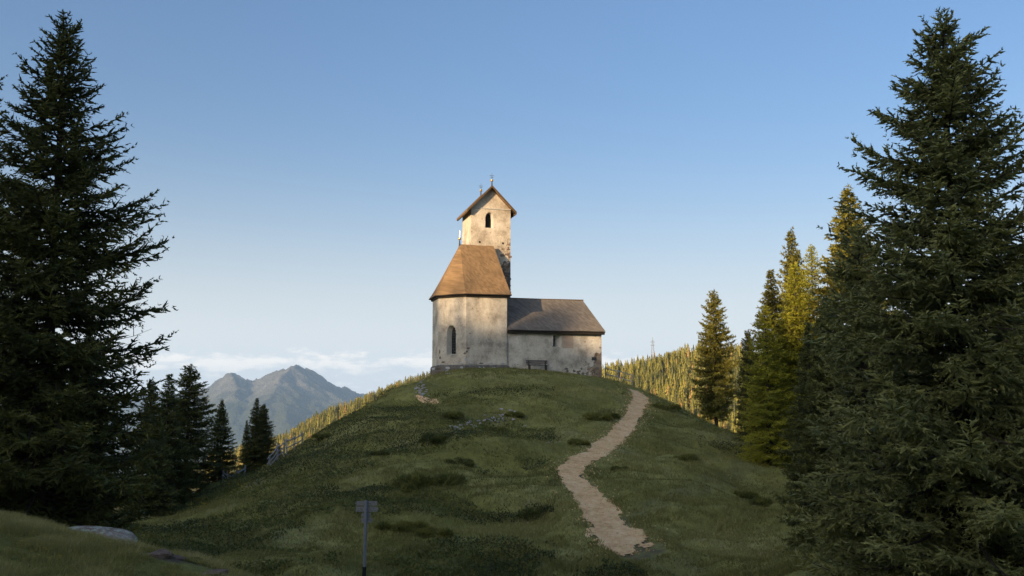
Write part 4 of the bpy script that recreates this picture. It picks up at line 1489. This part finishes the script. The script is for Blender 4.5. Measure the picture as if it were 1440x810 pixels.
# ------------------------------------------------------------------ far forest
def far_tree(seed, H=1.0, R=.17, layers=8, per=8):
    rg = np.random.default_rng(seed)
    vs = []
    for k in range(layers):
        t = .06 + .90 * k / layers
        rr = R * (1 - t) ** .85 * rg.uniform(.85, 1.15)
        for a in range(per):
            az = 6.283 * (a + rg.uniform(-.3, .3)) / per + k
            r1 = rr * rg.uniform(.6, 1.2); w = rr * .62
            h = np.array([math.cos(az), math.sin(az), 0]); s = np.array([-math.sin(az), math.cos(az), 0])
            zt = t + .20 * rg.uniform(.7, 1.2); zb = t + rg.uniform(-.03, .03)
            vs += [np.array([0, 0, min(zt, 1.0)]), h * r1 + s * w * .5 + [0, 0, zb], h * r1 - s * w * .5 + [0, 0, zb + rg.uniform(-.02, .02)]]
    vs += [np.array([.012, 0, .93]), np.array([-.012, 0, .93]), np.array([0, 0, 1.04])]
    vs += [np.array([.012, 0, 0.0]), np.array([-.012, 0, 0]), np.array([0, 0, .4])]
    return np.array(vs) * H


FT = [far_tree(200 + i, 1.0, r_, 7, 6) for i, r_ in enumerate((.20, .25, .29, .33, .23))]
rg = np.random.default_rng(90)
N = 13000
ph = np.radians(np.where(rg.random(N) < .45, rg.uniform(-17, -3, N), rg.uniform(3, 17, N))); rd = np.sqrt(rg.uniform(440 ** 2, 915 ** 2, N))
fx, fy = rd * np.sin(ph), rd * np.cos(ph)
keep = rd < np.interp(np.degrees(ph), PHI, DC) + 25
fx, fy, rd = fx[keep], fy[keep], rd[keep]
den = fbm(fx / 60, fy / 60, 3, 95)
keep = den > -.30
fx, fy, rd = fx[keep], fy[keep], rd[keep]
fz = grid_z(fx, fy) - .3
fh = rg.triangular(5.5, 9.5, 14.5, len(fx)) * np.where(fx < 0, .80, 1.08) * (1 + .25 * fbm(fx / 90, fy / 90, 2, 96))
ftint = np.clip(.42 + fbm(fx / 50, fy / 50, 3, 97) * .6 + rg.normal(0, .24, len(fx)), .0, .93)
ftint = np.where(rg.random(len(fx)) < .03, 1.0, ftint)
fv = rg.integers(0, len(FT), len(fx)); frz = rg.uniform(0, 6.28, len(fx))
# which of them the camera can see over the meadow hill
tx, ty, _ = proj(np.stack([fx, fy, fz + fh], 1))
hor = np.full(1500, 2000.0)
gxn = (np.abs(GX) < 60) & (GY > 20) & (GY < 120)
hpx, hpy, _ = proj(np.stack([GX[gxn], GY[gxn], GZ[gxn]], 1))
bi = np.clip((hpx + 30).astype(int), 0, 1499)
np.minimum.at(hor, bi, hpy)
win = ((tx > 335) & (tx < 600)) | ((tx > 850) & (tx < 1062))
vis = win & (ty < hor[np.clip((tx + 30).astype(int), 0, 1499)] - 3)
score = np.where(vis, fh / rd, 0)
pick = np.concatenate([np.argsort(-np.where(fx < 0, score, 0))[:110], np.argsort(-np.where(fx > 0, score, 0))[:190]])
pick = pick[score[pick] > 0]
TB = [-.28, -.14, 0, .14, .28]
FAR_ME = {}
for i in pick:
    key = (int(fv[i]), int(np.clip(round(ftint[i] * 6), 0, 6)))
    if key not in FAR_ME:
        v = FT[key[0]]
        FAR_ME[key] = mesh_arrays('forest_tree', v, np.arange(len(v)).reshape(-1, 3), M['forest'], {'tint': np.clip(key[1] / 6 + rg.normal(0, .05, len(v)), 0, 1)})
    left = fx[i] < 0
    o = link('forest_tree', FAR_ME[key], None, (fx[i], fy[i], fz[i]), float(frz[i]),
             label='small golden conifer in the far forest slope below the blue mountain' if left else 'small sunlit conifer in the far forest slope under the mast',
             category='conifer', group='trees of the far forest, mountain side' if left else 'trees of the far forest, mast side')
    o.scale = (fh[i],) * 3
rest = np.setdiff1d(np.arange(len(fx)), pick)
# trees along the hillside behind the camera whose tops break the evening sun
NB = 1900
lat = rg.uniform(-420, 420, NB); dd = RIDGE_D + rg.uniform(-32, 40, NB)
su = np.array([SUN.x, SUN.y]) / math.cos(SUN_EL); la = np.array([-su[1], su[0]])
bx, by = su[0] * dd + la[0] * lat, su[1] * dd + la[1] * lat
bz = grid_z(bx, by) - .3
bh = rg.uniform(4.2, 6.2, NB) + np.interp(lat, [-76, -70, -56, -53, -48, -45], [0, .5, .5, 1.4, 1.4, 0])


def forest_mesh(name, x, y, z, h, var, rot, tnt):
    V, T = [], []
    for k in range(len(FT)):
        m = var == k
        if not m.any():
            continue
        c, s = np.cos(rot[m]), np.sin(rot[m]); base = FT[k]; hh = h[m][:, None]
        vx = (base[None, :, 0] * c[:, None] - base[None, :, 1] * s[:, None]) * hh + x[m][:, None]
        vy = (base[None, :, 0] * s[:, None] + base[None, :, 1] * c[:, None]) * hh + y[m][:, None]
        vz = base[None, :, 2] * hh + z[m][:, None]
        V.append(np.stack([vx, vy, vz], 2).reshape(-1, 3)); T.append(np.repeat(tnt[m], len(base)))
    V = np.concatenate(V); T = np.clip(np.concatenate(T) + rg.normal(0, .05, len(V)), 0, 1)
    return mesh_arrays(name, V, np.arange(len(V)).reshape(-1, 3), M['forest'], {'tint': T})


link('forest', forest_mesh('forest', fx[rest], fy[rest], fz[rest], fh[rest], fv[rest], frz[rest], ftint[rest]), kind='stuff',
     label='distant evergreen forest covering the far slopes in evening sun', category='forest')
link('forest', forest_mesh('ridge_forest', bx, by, bz, bh, rg.integers(0, len(FT), NB), rg.uniform(0, 6.28, NB), np.full(NB, .4)), kind='stuff',
     label='conifer wood on the hillside behind the viewer', category='forest')

# ------------------------------------------------------------------ radio mast on the far ridge
mp_ = at(918, 500, 765)
mg = float(grid_z(mp_[0], mp_[1]))
mh = at(918, 474.5, 765)[2] - mg
mast = thing('radio_mast', 'tall thin lattice radio mast on the far forest ridge', 'mast', (mp_[0], mp_[1], mg))
w0, w1 = 2.4, .35
for sx, sy in ((-1, -1), (1, -1), (1, 1), (-1, 1)):
    MB().tube([(sx * w0, sy * w0, -1), (sx * w1, sy * w1, mh * .93)], [.13, .08], 4).build('leg', M['mast'], mast)
br = MB()
NL = 12
for i in range(NL):
    za, zb = mh * .93 * i / NL, mh * .93 * (i + 1) / NL
    wa, wb = w0 + (w1 - w0) * i / NL, w0 + (w1 - w0) * (i + 1) / NL
    cs = ((-1, -1), (1, -1), (1, 1), (-1, 1))
    for k in range(4):
        a, b = cs[k], cs[(k + 1) % 4]
        br.tube([(a[0] * wa, a[1] * wa, za), (b[0] * wb, b[1] * wb, zb)], .05, 3, False)
        br.tube([(a[0] * wb, a[1] * wb, zb), (b[0] * wb, b[1] * wb, zb)], .05, 3, False)
br.build('lattice', M['mast'], mast)
MB().tube([(0, 0, mh * .92), (0, 0, mh)], .14, 5).build('aerial', M['mast'], mast)
for z in (.80, .88):
    MB().box((-1.7, -.12, mh * z), (1.7, .12, mh * z + .3)).build('crossarm', M['mast'], mast)

# ------------------------------------------------------------------ boulder and stones
b0, b1 = at(78, 758, 12.5), at(172, 764, 12.3)
bc = (b0 + b1) / 2
bw = (b1[0] - b0[0]) / 2
bo = link('boulder', rock_mesh('boulder', M['lichenrock'], 17, 5, .5, .3), None, (bc[0], 12.45, float(grid_z(bc[0], 12.45)) + .06), .1,
          label='low flat grey boulder with blue-green lichen in the grass', category='boulder')
bo.scale = (bw * 1.22, .5, .33)

EDGE = [rock_mesh('rock', M['rubble_brown'], 500 + i, 3, .6) for i in range(3)]
for q, (px, py, Y, w, lab) in enumerate([(172, 797, 10.9, .16, 'dark rock at the boulder end of the earthy bank'), (222, 803, 10.6, .22, 'largest dark rock in the earthy bank below the boulder'),
                                         (250, 800, 10.8, .12, 'small dark rock in the middle of the earthy bank'), (300, 806, 10.4, .17, 'dark rock at the low end of the earthy bank'), (335, 807, 10.4, .10, 'outermost little rock of the earthy bank')]):
    c = at(px, py, Y)
    o = link('rock', EDGE[q % 3], None, (c[0], Y, float(grid_z(c[0], Y)) + .01), q * 1.3, label=lab, category='rock', group='rocks in the earthy bank')
    o.scale = (w, w * .6, w * .5)
SMALL = [rock_mesh('stone', M['stone'], 300 + i, 2, .62) for i in range(5)]


def stones(pxs, label, group, seed, smin, smax):
    rs = random.Random(seed)
    for (px, py) in pxs:
        h_ = hit(px, py)
        if h_ is None:
            continue
        k = h_[1] / F_PX
        o = link('stone', rs.choice(SMALL), None, (h_[0], h_[1], float(grid_z(h_[0], h_[1])) + .03), rs.uniform(0, 6.28), label=label, category='stone', group=group)
        s = rs.uniform(smin, smax) * k
        o.scale = (s, s * rs.uniform(.6, 1), s * rs.uniform(.55, .95))


rs = random.Random(5)
pts = []
for i in range(46):
    t = rs.random()
    pts.append((636 + t * 74 + rs.gauss(0, 3), 604 - t * 19 + rs.gauss(0, 4.2)))
pts += [(718, 578), (724, 579.5), (722, 591), (640, 602), (646, 604), (738, 600), (734, 582)]
stones(pts, 'small pale limestone lying in the stone scatter halfway up the hill', 'stones scattered on the hill', 6, 1.7, 4.2)
pts = [(588 + rs.gauss(0, 4) + (i % 9) * .9, 537 + (i / 26) * 21 + rs.gauss(0, 1)) for i in range(28)] + [(603, 557), (597, 546), (600, 549)]
stones(pts, 'grey broken stone beside the short path below the choir', 'stones at the shoulder of the hill', 7, 1.4, 3.4)
pts = [(606 - i * 2.2, 528 + i * 1.3 + rs.gauss(0, .8)) for i in range(8)] + [(628, 526), (636, 525), (632, 526)]
stones(pts, 'rubble stone lying at the foot of the choir plinth', 'rubble along the plinth', 8, 1.0, 2.2)
stones([(778 + rs.gauss(0, 9), 622 + rs.gauss(0, 6)) for i in range(9)] + [(884, 585), (890, 583.5), (913, 587)], 'small whitish stone beside the upper bend of the gravel path', 'stones by the path', 9, .7, 1.7)
stones([(1014, 770), (620, 768), (885, 553), (890, 551), (896, 555), (903, 557)], 'single pale stone lying loose in the meadow or path', 'loose stones', 10, 1.2, 2.2)

# short bare trail below the stones at the hill's shoulder
tp = [hit(*p) for p in ((586, 557), (594, 560), (602, 563), (610, 566), (616, 568))]
tp = np.array([p[:2] for p in tp if p is not None])
tc_, _ = resample(tp, np.ones(len(tp)), .12)
tv = []
for i, c in enumerate(tc_):
    g = np.gradient(tc_, axis=0)[i]; g = g / np.linalg.norm(g); nn = np.array([-g[1], g[0]])
    w = .26 * math.sin(math.pi * min(1, max(.02, i / (len(tc_) - 1)))) ** .6 + .05
    for k in (-1, -.4, .4, 1):
        q = c + nn * w * k
        tv.append((q[0], q[1], float(grid_z(q[0], q[1])) + (.05 if abs(k) < .9 else .005)))
tf = []
for i in range(len(tc_) - 1):
    for k in range(3):
        a = i * 4 + k
        tf.append((a, a + 4, a + 5, a + 1))
link('trail', mesh_arrays('trail', tv, tf, M['path'], None, True), kind='structure', label='short bare trail on the hill shoulder', category='path')


# ------------------------------------------------------------------ shrubs
def shrub_mesh(seed, n=3600, flat=.50, nl=.20, nw=.026, tint=.3):
    rg = np.random.default_rng(seed)
    lob = [(rg.uniform(-.85, .85), rg.uniform(-.6, .6), rg.choice([rg.uniform(.16, .3), rg.uniform(.3, .6)])) for _ in range(7)]
    p, d = [], []
    for (x, y, r) in lob:
        m = n // 7
        v = unit(rg.normal(size=(m, 3))); v[:, 2] = np.abs(v[:, 2])
        rr = r * rg.uniform(.55, 1.0, m) ** .5
        p.append(np.stack([x + v[:, 0] * rr, y + v[:, 1] * rr, v[:, 2] * rr * flat * 1.4], 1)); d.append(v)
    p, d = np.concatenate(p), np.concatenate(d)
    d = unit(d + rg.normal(0, .5, d.shape) + [0, 0, .35])
    sd = unit(np.cross(d, rg.normal(size=d.shape)))
    L = nl * rg.uniform(.6, 1.3, len(p))[:, None]; W = nw * rg.uniform(.7, 1.3, len(p))[:, None]
    v = np.stack([p - sd * W, p + sd * W, p + d * L], 1).reshape(-1, 3)
    t = np.repeat(np.clip(tint + rg.normal(0, .14, len(p)) + fbm(p[:, 0] * 3, p[:, 1] * 3, 2, seed) * .4, 0, 1), 3)
    return mesh_arrays('juniper_shrub', v, np.arange(len(v)).reshape(-1, 3), M['shrub'], {'tint': t})


SH = [[shrub_mesh(400 + 10 * i + j, tint=tt) for j in range(3)] for i, tt in enumerate((.50, .74, .88))]
for (px, py, wpx, k, wide, lab) in [
    (745, 728, 62, 0, 1, 'dark rounded juniper bush alone beside the lower path'),
    (612, 622, 50, 0, 1, 'dark juniper mound just below the stone scatter'),
    (650, 654, 42, 0, 1, 'small dark juniper below the mound near the stone scatter'),
    (606, 683, 78, 1, 1, 'wide low juniper patch in the middle of the left slope'),
    (572, 692, 50, 1, 1, 'juniper clump at the downhill end of the wide patch'),
    (640, 588, 40, 1, 1, 'flat dark shrub at the uphill edge of the stone scatter'),
    (722, 586, 28, 2, 1, 'flat shrub at the end of the stone scatter nearest the path'),
    (692, 606, 44, 2, 1, 'grassy shrub directly under the stone scatter'),
    (852, 588, 34, 2, 1, 'tall leafy shrub on the bank inside the upper path bend'),
    (838, 590, 44, 2, 1, 'yellowish shrub on the bank farther from the upper path bend'),
    (812, 625, 36, 2, 1, 'light green shrub above the sharp path bend'),
    (960, 645, 34, 1, 1, 'small dark shrub on the meadow between path and lone conifer'),
    (870, 661, 22, 0, 1, 'tiny dark shrub just inside the sharp path bend'),
    (1072, 712, 50, 1, 1, 'low shrub patch under the worn side trail'),
    (1045, 700, 36, 1, 1, 'low shrub beside the worn side trail'),
    (565, 745, 60, 2, 1, 'yellowish shrub clump uphill of the signpost boards'),
    (600, 752, 60, 2, 1, 'mossy shrub clump between signpost and lone juniper'),
    (530, 640, 26, 0, 1, 'lone small dark shrub high on the left flank'),
    (458, 617, 30, 1, 1, 'bush breaking the skyline of the left flank'),
    (935, 577, 40, 2, 1, 'low bushes along the skyline beyond the path'),
]:
    h_ = hit(px, py)
    if h_ is None:
        continue
    s = wpx * h_[1] / F_PX / 2 / 1.05
    o = link('juniper_shrub', SH[k][int(px + py) % 3], None, (h_[0], h_[1] + s * .3, float(grid_z(h_[0], h_[1] + s * .3)) - .08 * s), (px * 1.7) % 6.28, label=lab, category='shrub', group='shrubs on the hill')
    o.scale = (s * 1.1, s * .95, s * 1.1)
NS = shrub_mesh(420, 5200, .6, .05, .016, .22)
h_ = at(195, 784, 11.6)
o = link('low_shrub', NS, None, (h_[0], 11.6, float(grid_z(h_[0], 11.6)) - .03), 0, label='small dark shrub beside the lichen boulder', category='shrub')
o.scale = (.24, .20, .2)
h_ = at(262, 800, 10.9)
o = link('low_shrub', NS, None, (h_[0], 10.9, float(grid_z(h_[0], 10.9)) - .03), 2.0, label='dark heather tuft on the earthy edge below the boulder', category='shrub')
o.scale = (.30, .18, .12)

# ------------------------------------------------------------------ grass
def blades(x, y, h, w, tint, rg, lean=.45):
    n = len(x)
    z = grid_z(x, y)
    az = rg.uniform(0, 6.28, n)
    sx, sy = np.cos(az) * w / 2, np.sin(az) * w / 2
    lx, ly = rg.normal(0, lean, n) * h, rg.normal(0, lean, n) * h
    v = np.stack([np.stack([x - sx, y - sy, z - .01], 1), np.stack([x + sx, y + sy, z - .01], 1), np.stack([x + lx, y + ly, z + h], 1)], 1)
    return v.reshape(-1, 3), np.repeat(np.clip(tint, 0, 1), 3)


def in_church(x, y):
    dx, dy = x - C1[0], y - C1[1]
    c, s = math.cos(TH), math.sin(TH)
    u, v = dx * c + dy * s, -dx * s + dy * c
    return (u > -2.1) & (u < 12) & (v > -.18) & (v < 7) & ~((u < 0) & (v < -u - .2))


rg = np.random.default_rng(123)
n = 560000
yy = 33 + 52 * rg.random(n) ** 1.25
xx = rg.uniform(-.40, .40, n) * yy
pdv = path_dist(xx, yy)
ex, ey, _ = proj(np.stack([xx, yy, grid_z(xx, yy)], 1))
k = (ex > 60) & (ex < 1190) & (ey < 815) & (pdv + .35 * fbm(xx / .5, yy / .5, 3, 140) > -.06) & ~in_church(xx, yy)
k &= rg.random(n) < .28 + .72 * smooth(-.12, .22, fbm(xx / .9, yy / .55, 3, 137) + .25 * fbm(xx / 5, yy / 3, 2, 138))
xx, yy = xx[k], yy[k]
cl = fbm(xx / 2.2, yy / 1.3, 4, 131); cl2 = fbm(xx / 9, yy / 6, 3, 133)
hgt = np.clip(.05 + .16 * (cl + .30) + .06 * rg.random(len(xx)), .03, .27) * np.where(rg.random(len(xx)) < .04, 1.7, 1.0)
tint = .40 + .55 * cl2 + .35 * cl + rg.normal(0, .12, len(xx)) + .35 * (rg.random(len(xx)) < .05)
v, t = blades(xx, yy, hgt, rg.uniform(.02, .04, len(xx)), tint, rg)
link('grass', mesh_arrays('grass', v, np.arange(len(v)).reshape(-1, 3), M['grass'], {'tint': t}), kind='stuff', label='short green alpine grass covering the church hill', category='grass')
# close knoll
n = 230000
yy = rg.uniform(7.5, 14.8, n); xx = rg.uniform(-.60, -.18, n) * yy
ex, ey, _ = proj(np.stack([xx, yy, grid_z(xx, yy)], 1))
k = (ex > -60) & (ey < 830) & (ex < 400)
sv = np.zeros(n)
for (px, py, Y, rx, ry, s) in [(230, 800, 10.6, .9, .5, .8), (310, 806, 10.4, .7, .35, .8), (165, 800, 10.8, .4, .3, .5), (10, 768, 11.2, .2, .12, .9), (45, 769, 11.2, .12, .08, .9)]:
    c = at(px, py, Y)
    sv = np.maximum(sv, s * np.exp(-((xx - c[0]) / rx) ** 2 - ((yy - c[1]) / ry) ** 2))
k &= (sv + .9 * fbm(xx / .35, yy / .35, 3, 150)) < .62
xx, yy = xx[k], yy[k]
cl = fbm(xx / .5, yy / .5, 4, 151)
v, t = blades(xx, yy, np.clip(.03 + .14 * (cl + .12) + .03 * rg.random(len(xx)), .015, .17), rg.uniform(.004, .009, len(xx)), .52 + .5 * cl + rg.normal(0, .13, len(xx)) + .4 * (rg.random(len(xx)) < .06), rg, .5)
link('grass', mesh_arrays('knoll_grass', v, np.arange(len(v)).reshape(-1, 3), M['grass'], {'tint': t}), kind='stuff', label='short turf on the near knoll around the boulder', category='grass')

# low bilberry and heather cover on the front slope
n = 250000
yy = 34 + 44 * rg.random(n) ** 1.2; xx = rg.uniform(-.44, .30, n) * yy
m1 = fbm(xx / 6.5, yy / 3.2, 4, 161); m2 = fbm(xx / 1.3, yy / .8, 3, 163)
ex, ey, _ = proj(np.stack([xx, yy, grid_z(xx, yy)], 1))
lft = smooth(800, 560, ex) * .16 + smooth(640, 760, ey) * .03 - .26 * (ex > 780)
k = (m1 + .35 * m2 + lft > .15) & (path_dist(xx, yy) > .5) & (ey < 815) & (ey > 545) & (ex > 60) & (ex < 1140)
xx, yy = xx[k], yy[k]
pz = grid_z(xx, yy)
top = np.clip(.10 + .28 * (m2[k] + .3), .05, .34)
hz_ = pz + top * rg.random(len(xx)) ** .6
d = unit(rg.normal(0, .7, (len(xx), 3)) + [0, -.1, .6])
sd = unit(np.cross(d, rg.normal(size=d.shape)))
P = np.stack([xx, yy, hz_], 1)
L = rg.uniform(.06, .13, len(xx))[:, None]; W = rg.uniform(.022, .045, len(xx))[:, None]
v = np.stack([P - sd * W, P + sd * W, P + d * L], 1).reshape(-1, 3)
t = np.repeat(np.clip(.55 + .6 * fbm(xx / 4, yy / 3, 3, 165) + rg.normal(0, .15, len(xx)), 0, 1), 3)
link('ground_cover', mesh_arrays('ground_cover', v, np.arange(len(v)).reshape(-1, 3), M['shrub'], {'tint': t}), kind='stuff', label='low bilberry and heather carpet on the front slope', category='ground cover')


# yellow flowers by the fence and on the knoll
def flowers(spots, r, label):
    V = []
    for (x, y, hgt) in spots:
        z = float(grid_z(x, y)) + hgt
        a = random.uniform(0, 6.28)
        for q in range(5):
            c, s = math.cos(a + q * 1.257), math.sin(a + q * 1.257)
            V += [(x, y, z), (x + c * r - s * r * .5, y + s * r + c * r * .5, z + r * .35), (x + c * r + s * r * .5, y + s * r - c * r * .5, z + r * .35)]
    link('flowers', mesh_arrays('flowers', V, np.arange(len(V)).reshape(-1, 3), M['flower']), kind='stuff', label=label, category='flowers')


sp1 = []
rs = random.Random(77)
for i in range(150):
    t = rs.random()
    h_ = hit((262 if i % 3 else 318) + rs.random() * 32, (709 if i % 3 else 690) + rs.gauss(0, 3.5) - (0 if i % 3 else 12 * rs.random()))
    if h_ is not None and h_[1] > 30:
        sp1.append((h_[0], h_[1], rs.uniform(.08, .2)))
flowers(sp1, .055, 'patch of orange-yellow flowers below the fence')
sp2 = []
for i in range(26):
    h_ = hit(30 + rs.random() * 80, 765 + rs.random() * 32)
    if h_ is not None:
        sp2.append((h_[0], h_[1], rs.uniform(.03, .07)))
flowers(sp2, .012, 'tiny yellow flowers in the turf of the near knoll')
sp3 = []
for i in range(120):
    h_ = hit(300 + rs.random() * 560, 620 + rs.random() * 185)
    if h_ is not None and h_[1] > 30 and path_dist(h_[0], h_[1])[0] > .3:
        sp3.append((h_[0], h_[1], rs.uniform(.06, .14)))
flowers(sp3, .022, 'sparse small flowers dotted over the hill')
